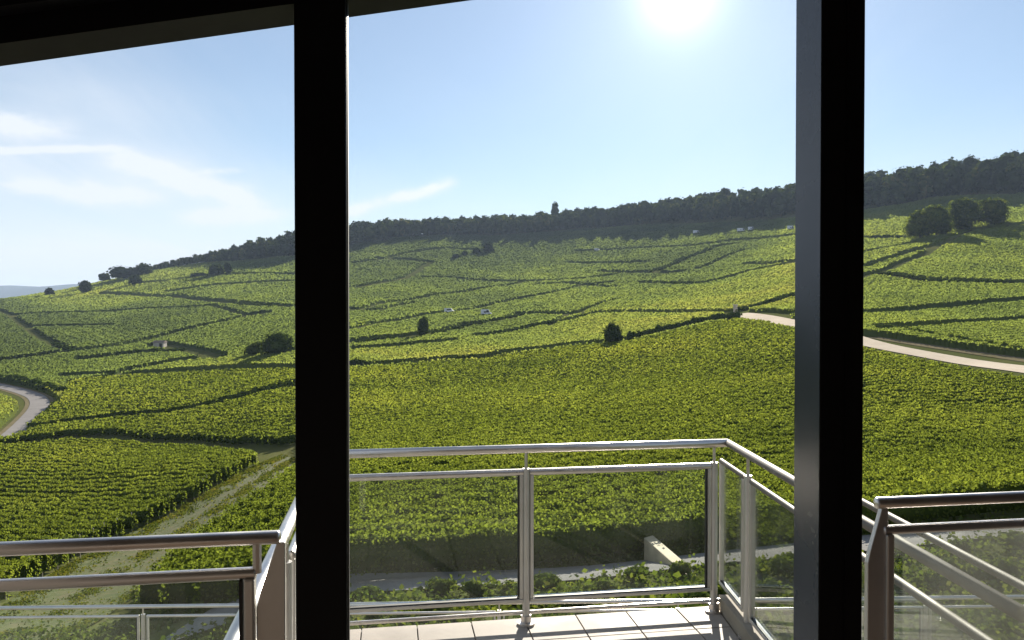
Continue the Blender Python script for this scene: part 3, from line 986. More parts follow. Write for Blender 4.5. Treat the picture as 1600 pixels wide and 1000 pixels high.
    for k in range(3):
        qa, qb = Q2[cs == k], LQ[ls == k]
        vv = np.concatenate([V2, LV]); tt = np.concatenate([T2, LT])
        us_ = np.zeros(len(vv), bool); us_[qa.ravel()] = True; us_[qb.ravel() + len(V2)] = True
        rm = np.cumsum(us_) - 1
        me = mesh_np('vineyard', vv[us_], [rm[qa], rm[qb + len(V2)]], tt[us_])
        o = add_obj('vineyard', me, M['field'])
        tag(o, labels[k], 'vineyard', kind='stuff')


build_canopy()

# ------------------------------------------------------------------ trees, bushes, hedges
def crown_arrays(lobes, n, size, up=.25, nt=6, npp=8):
    """leaf clumps spread through ellipsoid lobes ((x,y,z),(rx,ry,rz)) and a rough inner mass"""
    vol = np.array([l[1][0] * l[1][1] * l[1][2] for l in lobes]) ** (2 / 3)
    k = rng.choice(len(lobes), n, p=vol / vol.sum())
    c = np.array([l[0] for l in lobes], float)[k]; r = np.array([l[1] for l in lobes], float)[k]
    d = rng.normal(size=(n, 3)); d /= np.linalg.norm(d, axis=1)[:, None]
    rad = rng.uniform(.66, 1.15, (n, 1)) * (1 + .14 * np.sin(d[:, :1] * 6 + d[:, 1:2] * 5 + k[:, None]) * np.sin(d[:, 2:3] * 7))
    P = c + d * r * rad
    N = d / r * r.mean(1)[:, None] + rng.normal(0, .45, (n, 3)) + np.array([0, 0, up])
    V, Q, _ = leaf_quads(P, N, size * rng.uniform(.6, 1.3, n))
    # inner masses
    CV, CQ = [], []
    nb = 0
    for (cc, rr) in lobes:
        th = np.linspace(0, math.pi, nt); ph = np.linspace(0, 2 * math.pi, npp + 1)[:-1]
        T_, Pp = np.meshgrid(th, ph, indexing='ij')
        jit = 1 + rng.uniform(-.12, .08, T_.shape)
        v = np.stack([np.sin(T_) * np.cos(Pp) * rr[0] * jit, np.sin(T_) * np.sin(Pp) * rr[1] * jit, np.cos(T_) * rr[2] * jit], -1) * .80 + np.array(cc)
        CV.append(v.reshape(-1, 3))
        a, b = np.meshgrid(np.arange(nt - 1), np.arange(npp), indexing='ij')
        CQ.append(np.stack([a * npp + b, (a + 1) * npp + b, (a + 1) * npp + (b + 1) % npp, a * npp + (b + 1) % npp], -1).reshape(-1, 4) + nb)
        nb += nt * npp
    CV = np.concatenate(CV); CQ = np.concatenate(CQ)
    return np.concatenate([V, CV]), np.concatenate([Q, CQ + len(V)])


def round_lobes(h, w, n=7, base=.18, conical=0.0):
    ls = []
    for i in range(n):
        t = (i + .5) / n
        zc = h * (base + (1 - base) * (.25 + .58 * t))
        rr = w * .5 * (1 - conical * t) * random.uniform(.42, .62)
        a = i * 2.4 + random.random()
        off = w * .5 * (.42 - .30 * t) * (1 - conical * .6)
        fl = min(1.0, h / w * 1.05)
        ls.append(((math.cos(a) * off, math.sin(a) * off, zc), (rr, rr, rr * fl * random.uniform(.8, 1.05))))
    ls.append(((0, 0, h * (base + (1 - base) * .5)), (w * .33, w * .33, h * (1 - base) * .42)))
    return ls


def tree(name, loc, h, w, label, cat, group=None, mat='tree', n=900, leaf=None, conical=0.0, base=.18, lobes=None, trunk=True):
    root = empty(name, loc, label, cat, group)
    d = math.hypot(loc[0], loc[1])
    leaf = leaf or max(.22, .0042 * d)
    V, Q = crown_arrays(lobes or round_lobes(h, w, conical=conical, base=base), n, leaf)
    root['label'] = label
    o = add_obj('crown', mesh_np('crown', V, Q), M[mat], root)
    if trunk:
        tm = MB()
        tm.tube([(0, 0, -.4), (0.02 * h, .01 * h, h * .25), (-.01 * h, 0, h * .55)], [.035 * h, .026 * h, .012 * h], 7)
        for a in (0.4, 2.3, 4.4):
            tm.tube([(0, 0, h * .25), (math.cos(a) * w * .15, math.sin(a) * w * .15, h * .42), (math.cos(a) * w * .3, math.sin(a) * w * .3, h * .6)], [.016 * h, .011 * h, .005 * h], 5)
        tm.build('trunk', M['bark'], root)
    return root


def place(px, py, lift=0.0):
    p = hit(px, py)
    return Vector(p)


def sized(px, py, wpx, hpx):
    p = place(px, py)
    return p, hpx * p.y / F, wpx * p.y / F


# bushes standing alone among the vines
for px, py, wp, hp, lab, nm in (
    (958, 541, 40, 36, 'dark rounded bush alone in the middle slope at the left end of a dark hedge', 'bush'),
    (661, 527, 24, 33, 'dark upright bush between the middle window posts, left of the white van', 'bush'),
):
    p, h, w = sized(px, py, wp, hp)
    con = .25 if nm == 'bush' and px > 900 else .35
    tree(nm, p, h, w, lab, 'bush', mat='bush', n=1500, leaf=.0032 * p.y, conical=con, base=.02)
p, h, w = sized(434, 557, 64, 35)
tree('bush', p, h, w, 'large dark bush clump just left of the left window post', 'bush', mat='bush', n=1600, leaf=.0034 * p.y, base=.02)
p, h, w = sized(402, 558, 44, 24)
tree('bush', p, h, w, 'smaller grey-green bush touching the large clump left of the window post', 'bush', mat='grove', n=900, leaf=.0034 * p.y, base=.02)
# trees on the shoulder of the ridge at left
for px, py, wp, hp, lab in (
    (77, 463, 16, 13, 'tiny tree at the low left end of the ridge, nearest the blue hills'),
    (133, 459, 24, 20, 'small round tree standing alone on the bare ridge'),
    (163, 441, 22, 14, 'low dark tree at the left end of the first ridge clump'),
    (189, 438, 44, 21, 'tallest dark tree of the first clump on the ridge'),
    (207, 434, 30, 15, 'low dark tree in the middle of the first ridge clump'),
    (224, 431, 34, 18, 'dark tree at the right end of the first ridge clump'),
    (212, 446, 22, 15, 'small bush on the slope just below the first ridge clump'),
    (337, 431, 30, 16, 'wide low bush on the slope under the left end of the forest'),
    (356, 428, 14, 17, 'small pale tree beside the wide low bush under the forest end'),
    (312, 433, 30, 7, 'flat strip of scrub left of the wide low bush on the slope'),
):
    p, h, w = sized(px, py, wp, hp)
    tree('tree' if hp > 12 else 'bush', p, h, w, lab, 'tree' if hp > 12 else 'bush', n=420, leaf=.0034 * p.y, base=.04, trunk=hp > 12)
# group of trees right of the right window post
for px, py, wp, hp, lab in (
    (1437, 374, 52, 44, 'leftmost round tree of the group beside the right window post'),
    (1463, 371, 60, 50, 'second tree of the group right of the window post, half hidden by the leftmost'),
    (1503, 362, 67, 52, 'tall round tree third from the left in the group on the right slope'),
    (1549, 354, 67, 46, 'rightmost broad tree of the group on the right slope'),
):
    p, h, w = sized(px, py, wp, hp)
    tree('tree', p, h, w, lab, 'tree', mat='grove', n=2600, leaf=.0028 * p.y, base=.0)
# small trees in the upper middle slope
for px, py, wp, hp, lab in (
    (712, 404, 12, 7, 'tiny dark bush at the left of the scrub below the forest'),
    (726, 400, 10, 7, 'tiny round bush second in the scrub below the forest'),
    (745, 397, 16, 9, 'small bush in the middle of the scrub below the forest'),
    (764, 394, 20, 14, 'small tree at the right end of the scrub below the forest'),
):
    p, h, w = sized(px, py, wp, hp)
    tree('bush', p, h, w, lab, 'bush', n=240, leaf=.0034 * p.y, base=.0, trunk=False)


def build_forest():
    vs, qs, tn, nb = [], [], [], 0
    kinds = []
    for k in range(9):
        h = 1.0; w = random.uniform(.62, .85)
        kinds.append(crown_arrays(round_lobes(1.0, w, n=6, base=.10, conical=random.uniform(0, .25)), 150, .10, nt=4, npp=5))
    us = np.linspace(FBU[0], FBU[-1], 1400)
    spots = []
    u = FBU[0]
    for row in range(16):
        u = FBU[0] + random.random() * .004
        while u < FBU[-1]:
            base = float(forest_edge(np.array(u)))
            px = 800 + F * u
            back = row * 11 + random.uniform(-3, 3)
            small = np.interp(px, [230, 330, 420, 600], [.45, .62, .85, 1.0])
            depth = np.interp(px, [230, 330, 420, 560], [30, 60, 100, 140])
            d = base + 4 + back + float(FBACK(u))
            hh = np.interp(px, [230, 340, 400, 460, 700, 1100, 1600], [8, 12, 18, 22, 21, 23, 25]) * random.choice((.7, .85, .95, 1.0, 1.05, 1.22))
            u += hh * .44 / d * random.uniform(.75, 1.35)
            if back > depth:
                continue
            spots.append((u * d, d, hh))
    for x, y, hh in spots:
        V, Q = random.choice(kinds)
        a = random.random() * 6.28
        c, s_ = math.cos(a), math.sin(a)
        sx = random.uniform(.85, 1.25)
        W = np.stack([(V[:, 0] * c - V[:, 1] * s_) * hh * sx, (V[:, 0] * s_ + V[:, 1] * c) * hh * sx, V[:, 2] * hh], -1) + np.array([x, y, float(zt(x, y)) - .15 * hh])
        vs.append(W); qs.append(Q + nb); nb += len(W); tn.append(np.full(len(W), random.uniform(-.9, .9)))
    print('forest trees', len(spots))
    o = add_obj('forest', mesh_np('forest', np.concatenate(vs), np.concatenate(qs), np.concatenate(tn)), M['tree'])
    tag(o, 'dark forest along the crest of the hill', 'forest', kind='stuff')


build_forest()
# the trees that stand out of the forest's skyline
for px, ytop, d0, wp, lab, con in (
    (867, 315, 985, 15, 'tall pointed tree rising out of the middle of the forest skyline', .75),
    (1516, 247, 640, 46, 'highest pale-crowned tree of the forest skyline on the right', .1),
    (1132, 293, 850, 22, 'round tree bump on the forest skyline left of the right window post', .1),
):
    u = (px - 800) / F
    z0 = float(zt(u * d0, d0)); ztop = (485 - ytop) / F * d0
    tree('tree', Vector((u * d0, d0, z0)), ztop - z0, wp * d0 / F, lab, 'tree', n=800, leaf=.0034 * d0, conical=con, base=.3 if con < .5 else .1)


def hedge(pts, h, w, label, name='hedge', k=.0032, mat='bush'):
    P = hits(pts)[:, :2]
    s = np.concatenate([[0], np.cumsum(np.linalg.norm(np.diff(P, axis=0), axis=1))])
    d = P[:, 1].mean()
    h, w = (h * .6, w * .8) if d > 200 else (h, w)
    lobes = []
    t = 0.0
    o0 = np.array([P[0, 0], P[0, 1], float(zt(P[0, 0], P[0, 1]))])
    while t <= s[-1]:
        x, y = np.interp(t, s, P[:, 0]), np.interp(t, s, P[:, 1])
        hh = h * random.uniform(.75, 1.2)
        lobes.append(((x - o0[0], y - o0[1], float(zt(x, y)) - o0[2] + hh * .45), (w * random.uniform(.5, .7), w * random.uniform(.5, .7), hh * .55)))
        t += w * .62
    ls = k * d
    n = int(min(6000, max(200, s[-1] * (2 * h + w) / ls ** 2 * 1.2)))
    V, Q = crown_arrays(lobes, n, ls)
    o = add_obj(name, mesh_np(name, V, Q), M[mat])
    o.location = o0
    return tag(o, label, 'hedge')


hedge([(984, 533), (1034, 520), (1070, 512), (1108, 503), (1156, 498)], 2.0, 2.0, 'dark hedge rising from the lone rounded bush towards the chalk road')
hedge([(706, 566), (728, 564), (748, 562)], 1.5, 1.6, 'short dark hedge piece in the middle of the sunny slope')
hedge([(550, 574), (566, 572)], 1.6, 1.6, 'stubby dark hedge at the edge of the left window post')
hedge([(292, 650), (336, 639), (368, 630), (400, 622), (462, 606)], 1.35, 1.3, 'long dark leafy hedge slanting up to the left window post')
hedge([(-20, 592), (20, 597), (60, 606), (98, 618)], 2.0, 2.2, 'dark hedge above the bend of the grey road')
hedge([(60, 664), (76, 648), (88, 634)], 1.2, 1.2, 'small dark hedge on the outer side of the grey road below its bend')
hedge([(84, 539), (100, 545), (114, 550)], 2.0, 2.0, 'dark hedge end of the slanting track in the left hollow')
hedge([(211, 552), (226, 549), (256, 550), (286, 548)], 1.8, 2.2, 'dark scrub hedge below the stone hut')
hedge([(350, 560), (372, 557), (392, 556)], 1.8, 2.2, 'dark scrub tailing left from the bushes at the window post')
hedge([(556, 537), (588, 531), (620, 529)], 1.6, 2.0, 'pale scrubby hedge left of the upright bush')
hedge([(676, 522), (704, 516), (732, 509), (764, 504)], 1.3, 1.5, 'dark hedge right of the upright bush leading to the white van')
hedge([(772, 499), (796, 497), (815, 493), (846, 492)], 1.8, 2.0, 'scrubby hedge just right of the white van')
hedge([(748, 526), (796, 520), (844, 509), (891, 501), (928, 491)], 1.5, 1.5, 'long dark hedge line across the middle slope above the lone rounded bush')
hedge([(1154, 487), (1195, 477), (1241, 464), (1290, 452)], 2.2, 2.4, 'dark hedge climbing behind the right window post from the road end')
hedge([(1372, 428), (1448, 439), (1520, 442), (1585, 443)], 1.5, 1.8, 'long curved hedge at the foot of the rounded plot on the right')
hedge([(1364, 371), (1388, 371), (1410, 371)], 2.0, 2.4, 'short hedge left of the tree group on the right slope')
hedge([(1351, 419), (1380, 411), (1410, 400)], 1.8, 2.2, 'dark hedge beside the right window post under the rounded plot')
hedge([(1362, 516), (1420, 524), (1486, 537), (1540, 546), (1600, 557), (1660, 567)], 1.5, 1.4, 'bushy row of shrubs along the upper side of the chalk road', mat='shrub')
hedge([(1030, 422), (1077, 402), (1120, 387)], 1.8, 3.0, 'slanting dark hedge high on the middle slope')
hedge([(1040, 443), (1092, 444), (1133, 436)], 1.8, 2.2, 'dark hedge across the slope above the bright yellow-green plot')
hedge([(840, 492), (858, 491)], 1.2, 1.4, 'tiny scrub at the end of the van track')
hedge([(368, 476), (400, 479), (430, 480)], 2.0, 2.4, 'dark scrub along the pale road left of the left window post')

# ------------------------------------------------------------------ small things on the slopes
def make_van(px, py, length, label, h=2.0, dark=True):
    p = place(px, py)
    root = empty('white_van', p + Vector((0, 0, .7)), label, 'van', 'white vehicles among the far vines')
    L, H, W = length, h, 1.9
    b = MB()
    prof = [(-L / 2, 0, .3), (L / 2 - .1, 0, .3), (L / 2, 0, .9), (L / 2 - .7, 0, 1.1), (L / 2 - 1.3, 0, H), (-L / 2 + .1, 0, H + .05), (-L / 2, 0, H - .2)]
    b.prism([(x, -W / 2, z) for x, _, z in prof], (0, W, 0))
    b.build('body', M['white_paint'], root, bevel=.06)
    w = MB()
    w.prism([(L / 2 - 1.0, -W / 2 - .012, 1.15), (L / 2 - 1.35, -W / 2 - .012, H - .25), (L / 2 - 2.3, -W / 2 - .012, H - .25), (L / 2 - 2.3, -W / 2 - .012, 1.15)], (0, .03, 0))
    w.build('side_window', M['window'], root)
    if dark:
        w = MB(); w.box((-.5, -W / 2, 1.35), 1.1, .03, .6); w.build('side_window', M['window'], root)
    for sx in (-L / 2 + .9, L / 2 - .9):
        for sy in (-W / 2 + .1, W / 2 - .1):
            t = MB(); t.tube([(sx, sy - .11, .33), (sx, sy + .11, .33)], .33, 12); t.build('wheel', M['tyre'], root)


for px, py, wp, lab in (
    (760, 495, 17, 'largest white van parked among the vines in the middle slope'),
    (702, 491, 11, 'pale white van left of the largest white van'),
    (933, 393, 8, 'tiny white van alone high on the slope under the forest'),
    (1088, 366, 10, 'small white van in the forest shadow'),
    (1158, 363, 12, 'left one of two white vans parked end to end under the forest'),
    (1174, 361, 10, 'right one of two white vans parked end to end under the forest'),
    (1236, 360, 11, 'white van at the edge of the right window post under the forest'),
):
    p = place(px, py)
    make_van(px, py, min(7.0, max(4.4, wp * p.y / F)), lab, h=min(2.9, max(2.0, .52 * wp * p.y / F)))

p = place(250, 543)
hut = empty('stone_hut', p, 'small pale stone hut at the bend of a track in the left hollow', 'hut')
b = MB(); b.box((0, 0, .85), 3.6, 2.6, 1.9); b.build('wall', M['stone'], hut)
b = MB(); b.prism([(-2.0, -1.55, 1.78), (-2.0, 1.55, 1.78), (-2.0, 0, 2.5)], (4.0, 0, 0)); b.build('roof', M['roof'], hut)
b = MB(); b.box((.8, -1.31, .75), .9, .06, 1.5); b.build('door', M['window'], hut)
p = place(1149, 492)
pil = empty('stone_pillar', p, 'pale stone pillar at the upper end of the chalk road', 'pillar')
b = MB(); b.box((0, 0, .25), 1.3, 1.3, .6); b.build('base', M['stone'], pil, bevel=.04)
b = MB(); b.prism([(-.45, -.45, .55), (.45, -.45, .55), (.45, .45, .55), (-.45, .45, .55)], (0, 0, 2.0)); b.build('shaft', M['stone'], pil, bevel=.05)
b = MB(); b.box((0, 0, 2.7), 1.15, 1.15, .3); b.build('cap', M['stone'], pil, bevel=.05)

# ------------------------------------------------------------------ plants close to the house
def build_cover():
    n = 34000
    u = rng.uniform(-.8, .85, n); y = rng.uniform(12.5, 24, n)
    x = u * y
    ok = seg_dist(x, y, PATHQ) > 1.2
    pf = np.interp(x, PATHQ[np.argsort(PATHQ[:, 0]), 0], PATHQ[np.argsort(PATHQ[:, 0]), 1])
    ok &= y < pf + 3.2
    x, y = x[ok], y[ok]
    hgt = np.clip(.18 + .22 * np.sin(x * 1.7) * np.sin(y * 2.3) + rng.normal(0, .08, len(x)), .04, .6)
    P = np.stack([x, y, zt(x, y) + hgt * rng.random(len(x))], -1)
    N = rng.normal(0, .6, (len(x), 3)) + np.array([0, 0, .6])
    V, Q, _ = leaf_quads(P, N, rng.uniform(.06, .16, len(x)))
    o = add_obj('ground_cover', mesh_np('ground_cover', V, Q), M['shrub'])
    tag(o, 'low leafy ground cover between the house and the path', 'ground cover', kind='stuff')
    # grass on the track
    m = 30000
    t = rng.random(m); s = rng.random(m)
    # denser at the edges and the middle
    s = np.where(rng.random(m) < .5, np.abs(rng.normal(0, .12, m)), np.where(rng.random(m) < .5, .56 + rng.normal(0, .06, m), 1 - np.abs(rng.normal(0, .10, m))))

    def along(Pn, tt):
        P2 = np.asarray(Pn)[:, :2]
        q = np.concatenate([[0], np.cumsum(np.linalg.norm(np.diff(P2, axis=0), axis=1))]); q /= q[-1]
        return np.stack([np.interp(tt, q, P2[:, 0]), np.interp(tt, q, P2[:, 1])], -1)
    A = along(TRK_L, t) * (1 - s)[:, None] + along(TRK_R, t) * s[:, None]
    clump = np.sin(A[:, 0] * 1.9) * np.sin(A[:, 1] * 1.3 + A[:, 0]) + rng.normal(0, .5, m)
    A = A[clump > -.1]
    k = len(A)
    sz = np.maximum(.07, .0026 * A[:, 1]) * rng.uniform(.6, 1.3, k)
    P = np.stack([A[:, 0], A[:, 1], zt(A[:, 0], A[:, 1]) + .06 + sz * .25], -1)
    N = rng.normal(0, 1, (k, 3)) * np.array([1, 1, .35])
    V, Q, _ = leaf_quads(P, N, sz)
    o = add_obj('grass', mesh_np('grass', V, Q), M['grass'])
    tag(o, 'tufts of dry grass along the grass track', 'grass', kind='stuff')


build_cover()


def low_shrubs():
    spots = []
    k = 0
    order = np.argsort(PATHQ[:, 0])
    px_ = PATHQ[order]
    for q in range(46):
        x = -6.5 + 20 * (q + random.random()) / 46
        yp = float(np.interp(x, px_[:, 0], px_[:, 1]))
        y = yp - 1.55 - random.random() ** 1.3 * 3.2
        spots.append((x, y, random.uniform(.20, .46)))
    for i, (x, y, h) in enumerate(spots):
        w = h * random.uniform(1.1, 2.2)
        V, Q = crown_arrays([((random.uniform(-.3, .3) * w, random.uniform(-.3, .3) * w, h * random.uniform(.35, .6)), (w * random.uniform(.2, .4), w * random.uniform(.2, .4), h * random.uniform(.3, .45))) for _ in range(6)], 420, .085)
        o = add_obj('shrub', mesh_np('shrub', V, Q), M['shrub'])
        o.location = (x, y, float(zt(x, y)))
        tag(o, 'low leafy shrub in the row along the grey path below the balcony', 'shrub', 'low shrubs along the grey path')


low_shrubs()
# pale sloping wall by the path
ra, rb = hit(1006, 878), hit(1078, 912)
w = MB(tuple(ra))
ra, rb = Vector(ra), Vector(rb)
w.prism([ra + Vector((0, 0, -.3)), rb + Vector((.2, 0, -.3)), rb + Vector((.2, 0, -.05)), ra + Vector((0, 0, .7))], (.3, .25, 0))
o = w.build('ramp_wall', M['sandstone'], bevel=.02)
o.location = ra
tag(o, 'pale sloping concrete wall seen through the glass by the balcony corner', 'wall')

# ------------------------------------------------------------------ balcony
H_FLOOR = 1.75
H_TOP, H_MID, H_BOT, H_LOW = .77, .90, 1.605, 1.685
NEAR_TOP = .45
FR = at_height(1137, 692, H_TOP)
FLv = at_height(550, 709, H_TOP)
E1 = (FR - FLv).normalized(); E1.z = 0; E1.normalize()
E2 = Vector((E1.y, -E1.x, 0))                     # towards the house
FL = FR - E1 * 2.30
SR1 = at_height(1352, 817, H_TOP)
SDIR = (SR1 - FR).normalized()
SRE = FR + SDIR * 2.52                            # end of the right side railing at the house
SLE = FL + E2 * 2.6


def zz(p, h):
    return Vector((p.x, p.y, -h))


def on_line(P, Q, px):
    """fraction along plan line P-Q seen at photo column px"""
    u = float(ray(px, 700)[0])
    d = Q - P
    return (u * P.y - P.x) / (d.x - u * d.y)


def railing(label, P, Q, top_h, mid_h, bot_h, floor_h, posts, panes, low_h=None, r_top=.024, r_mid=.019, gl='glass', rail='steel', pins=(), ext=(0, 0), group='glass panel balcony railings', name='balcony_railing'):
    root = empty(name, zz(P, floor_h), label, 'railing', group)
    o = root.location.copy()
    D = (Q - P); L = D.length; D = D / L; S = Vector((-D.y, D.x, 0))
    at = lambda f, h: Vector((P.x + D.x * L * f, P.y + D.y * L * f, -h)) - o
    m = MB(); m.tube([at(0, top_h) - D * ext[0], at(.5, top_h), at(1, top_h) + D * ext[1]], r_top, 16, dome=.5); m.build('top_rail', M[rail], root, smooth=True)
    if low_h:
        m = MB(); m.tube([at(0, low_h), at(1, low_h)], .011, 10); m.build('low_rail', M['steel'], root, smooth=True)
    for f in posts:
        m = MB(); m.tube([at(f, floor_h), at(f, mid_h - .02)], .021, 14)
        po = m.build('post', M['satin'], root, smooth=True)
        m = MB(); m.tube([at(f, mid_h - .02), at(f, top_h + r_top * .6)], .009, 8); m.build('pin', M['steel'], po, smooth=True)
        m = MB(); m.tube([at(f, floor_h - .0005), at(f, floor_h - .012)], .05, 16); m.tube([at(f, floor_h - .012), at(f, floor_h - .05)], .03, 14); m.build('foot', M['steel'], po, smooth=True)
    for f in pins:
        m = MB(); m.tube([at(f, mid_h), at(f, top_h + r_top * .6)], .009, 8); m.build('pin', M['steel'], root, smooth=True)
    for f0, f1 in panes:
        m = MB(); m.tube([at(f0, mid_h), at(f1, mid_h)], r_mid, 14, dome=.3); m.build('mid_rail', M[rail], root, smooth=True)
        fr = MB()
        t = .02
        e = t / 2 / L
        fr.bar(at(f0 + e, mid_h + r_mid * .7), at(f0 + e, bot_h), t, .03, D)
        fr.bar(at(f1 - e, mid_h + r_mid * .7), at(f1 - e, bot_h), t, .03, D)
        fr.bar(at(f0, bot_h + t / 2), at(f1, bot_h + t / 2), .03, t, S)
        fo = fr.build('pane_frame', M['satin'], root, bevel=.004)
        gk = MB()
        e2 = (t + .006) / L
        gk.bar(at(f1 - e2, mid_h + r_mid), at(f1 - e2, bot_h - .0005), .006, .022, D)
        gk.bar(at(f0 + e2, bot_h - .004), at(f1 - e2, bot_h - .004), .022, .006, S)
        gk.build('gasket', M['gasket'], fo)
        g = MB()
        g.bar(at(f0 + e2, (mid_h + bot_h) / 2), at(f1 - e2, (mid_h + bot_h) / 2), .009, bot_h - mid_h - r_mid - .012, S)
        g.build('glass_pane', M[gl], fo)
    return root


LF = (FR - FL).length
fx = lambda px: on_line(FL, FR, px)
fr_root = railing('steel balcony railing straight ahead with two glass panels', FL, FR, H_TOP, H_MID, H_BOT, H_FLOOR,
                  [fx(822), fx(1116)], [(fx(505), fx(817)), (fx(828), fx(1110))], low_h=H_LOW, group=None)
sx_ = lambda px: on_line(FR, SRE, px)
side_r = railing('steel side railing running back from the right corner behind the right window post', FR, SRE, H_TOP, H_MID, H_BOT + .01, H_FLOOR,
                 [sx_(1169)], [(sx_(1127), sx_(1164)), (sx_(1175), .985)], gl='dusty_sheen_glass', r_top=.021, r_mid=.015, group=None, rail='dull')
# second rail beside it
off = Vector((.135, .02, 0))
m = MB(tuple(side_r.location)); m.tube([zz(FR + SDIR * .9 + off, H_TOP), zz(SRE + off, H_TOP)], .013, 12)
m.build('outer_rail', M['dull'], side_r, smooth=True)
railing('steel side railing seen end on beside the left window post', FL, SLE, H_TOP, H_MID, H_BOT, H_FLOOR, [.12, .55], [(.03, .50), (.60, .98)], gl='dusty_sheen_glass', group=None)

# nearer sections left and right, each ending in a flat plate
NL1, NL0 = at_height(434, 839, NEAR_TOP), at_height(0, 858, NEAR_TOP)
NLD = (NL1 - NL0).normalized(); NL0 = NL1 - NLD * 1.5
nl = lambda px: on_line(NL0, NL1, px)
LNL = (NL1 - NL0).length
left_r = railing('near left railing section with one glass panel and a flat brown end plate', NL0, NL1, NEAR_TOP, .519, 1.25, H_FLOOR,
                 [nl(-150)], [(nl(-140), nl(398))], pins=[nl(401)], r_top=.0135, r_mid=.0118, group=None)
NR0, NR1 = at_height(1371, 786, NEAR_TOP), at_height(1600, 776, NEAR_TOP)
NRD = (NR1 - NR0).normalized(); NR1 = NR0 + NRD * 1.6
nr = lambda px: on_line(NR0, NR1, px)
right_r = railing('near right railing section with its rounded rail end beside the right window post', NR0, NR1, NEAR_TOP, .514, 1.25, H_FLOOR,
                  [nr(1750)], [(nr(1381), nr(1740))], pins=[], r_top=.0135, r_mid=.0112, gl='dusty_sheen_glass', group=None)


def end_plate(root, P, D, w, slope_px, mat):
    """flat plate under a rail end, its left edge cut at a slant"""
    o = root.location
    th = Vector((-D.y, D.x, 0)) * .014
    a = P
    x0, x1 = -w, .004
    top = -NEAR_TOP - .011
    pts = [(-.012, top), (x1, top), (x1, -H_FLOOR), (x0, -H_FLOOR), (x0, top - .127), (x0 * .86, top - .098)]
    m = MB()
    m.prism([a + D * x + Vector((0, 0, z - a.z)) - o for x, z in pts], th)
    m.build('end_plate', mat, root, bevel=.002)


end_plate(left_r, at_height(442, 839, NEAR_TOP), NLD, .051, 0, M['satin'])
end_plate(right_r, at_height(1386, 786, NEAR_TOP), NRD, .048, 0, M['satin'])
m = MB(tuple(right_r.location))
q = NR0 + NRD * ((nr(1407)) * (NR1 - NR0).length) + Vector((.02, .13, 0))
m.tube([zz(q, .53), zz(q, H_FLOOR)], .015, 12)
m.build('inner_post', M['steel'], right_r, smooth=True)

# floor: slab and tiles
e_l, e_r = FL - E1 * .16 - E2 * .10, FR + E1 * .14 - E2 * .10
HL = Vector((-3.2, 1.05, 0)); HR = Vector((3.4, 2.03, 0))
PL = zz(NL0 - NLD * .9, 0); PR = zz(NR1 + NRD * 1.2, 0)
slab_poly = [e_l, e_r, SRE + E1 * .14 - E2 * .6, PR + Vector((0, .12, 0)), HR, HL, PL + Vector((0, .12, 0)), SLE - E1 * .14 - E2 * .7]
m = MB((0, 0, -H_FLOOR))
m.prism([zz(p, H_FLOOR + .016) for p in slab_poly], (0, 0, -.2))
slab = m.build('balcony_floor', M['grout'])
slab.location = (0, 0, -H_FLOOR)
tag(slab, 'tiled balcony floor behind the railing', 'floor', kind='structure')


def clip(poly, a, b):
    """part of a 2-D polygon left of the line a-b"""
    out = []
    s = lambda p: (b[0] - a[0]) * (p[1] - a[1]) - (b[1] - a[1]) * (p[0] - a[0])
    for i in range(len(poly)):
        p, q = poly[i], poly[(i + 1) % len(poly)]
        sp, sq = s(p), s(q)
        if sp >= 0:
            out.append(p)
        if sp * sq < 0:
            t = sp / (sp - sq)
            out.append((p[0] + (q[0] - p[0]) * t, p[1] + (q[1] - p[1]) * t))
    return out


T0 = at_height(974, 950, H_FLOOR)       # one joint crossing
TS = .302
org = FR - E2 * .085
sh = ((T0 - org).dot(E1)) % TS
CURB_IN = [FR - E1 * .05, SRE - E1 * .05]
for i in range(-9, 2):
    for j in range(0, 8):
        x0, y0 = sh + i * TS, j * TS
        g = .0035
        sq = [(x0 + g, y0 + g), (x0 + TS - g, y0 + g), (x0 + TS - g, y0 + TS - g), (x0 + g, y0 + TS - g)]
        w2 = [((org + E1 * a + E2 * b).x, (org + E1 * a + E2 * b).y) for a, b in sq]
        w2 = clip(w2, (CURB_IN[1].x, CURB_IN[1].y), (CURB_IN[0].x, CURB_IN[0].y))
        if len(w2) < 3:
            continue
        ar = abs(sum(w2[k][0] * w2[(k + 1) % len(w2)][1] - w2[(k + 1) % len(w2)][0] * w2[k][1] for k in range(len(w2)))) / 2
        if ar < .004 or (org + E1 * x0 + E2 * y0 - FL).dot(E1) < -.3:
            continue
        m = MB((0, 0, -H_FLOOR))
        dz = random.uniform(-.0012, .0012)
        m.prism([Vector((a, b, -H_FLOOR - .016)) for a, b in w2], (0, 0, .016 + dz))
        m.build('tile', M['tile'], slab, bevel=.0015)
# low kerb under the right side railing
m = MB((0, 0, -H_FLOOR))
c0, c1 = FR + SDIR * -.03, SRE
m.bar(zz(c0, H_FLOOR - .035), zz(c1, H_FLOOR - .035), .085, .10)
m.build('kerb', M['concrete'], slab, bevel=.006)

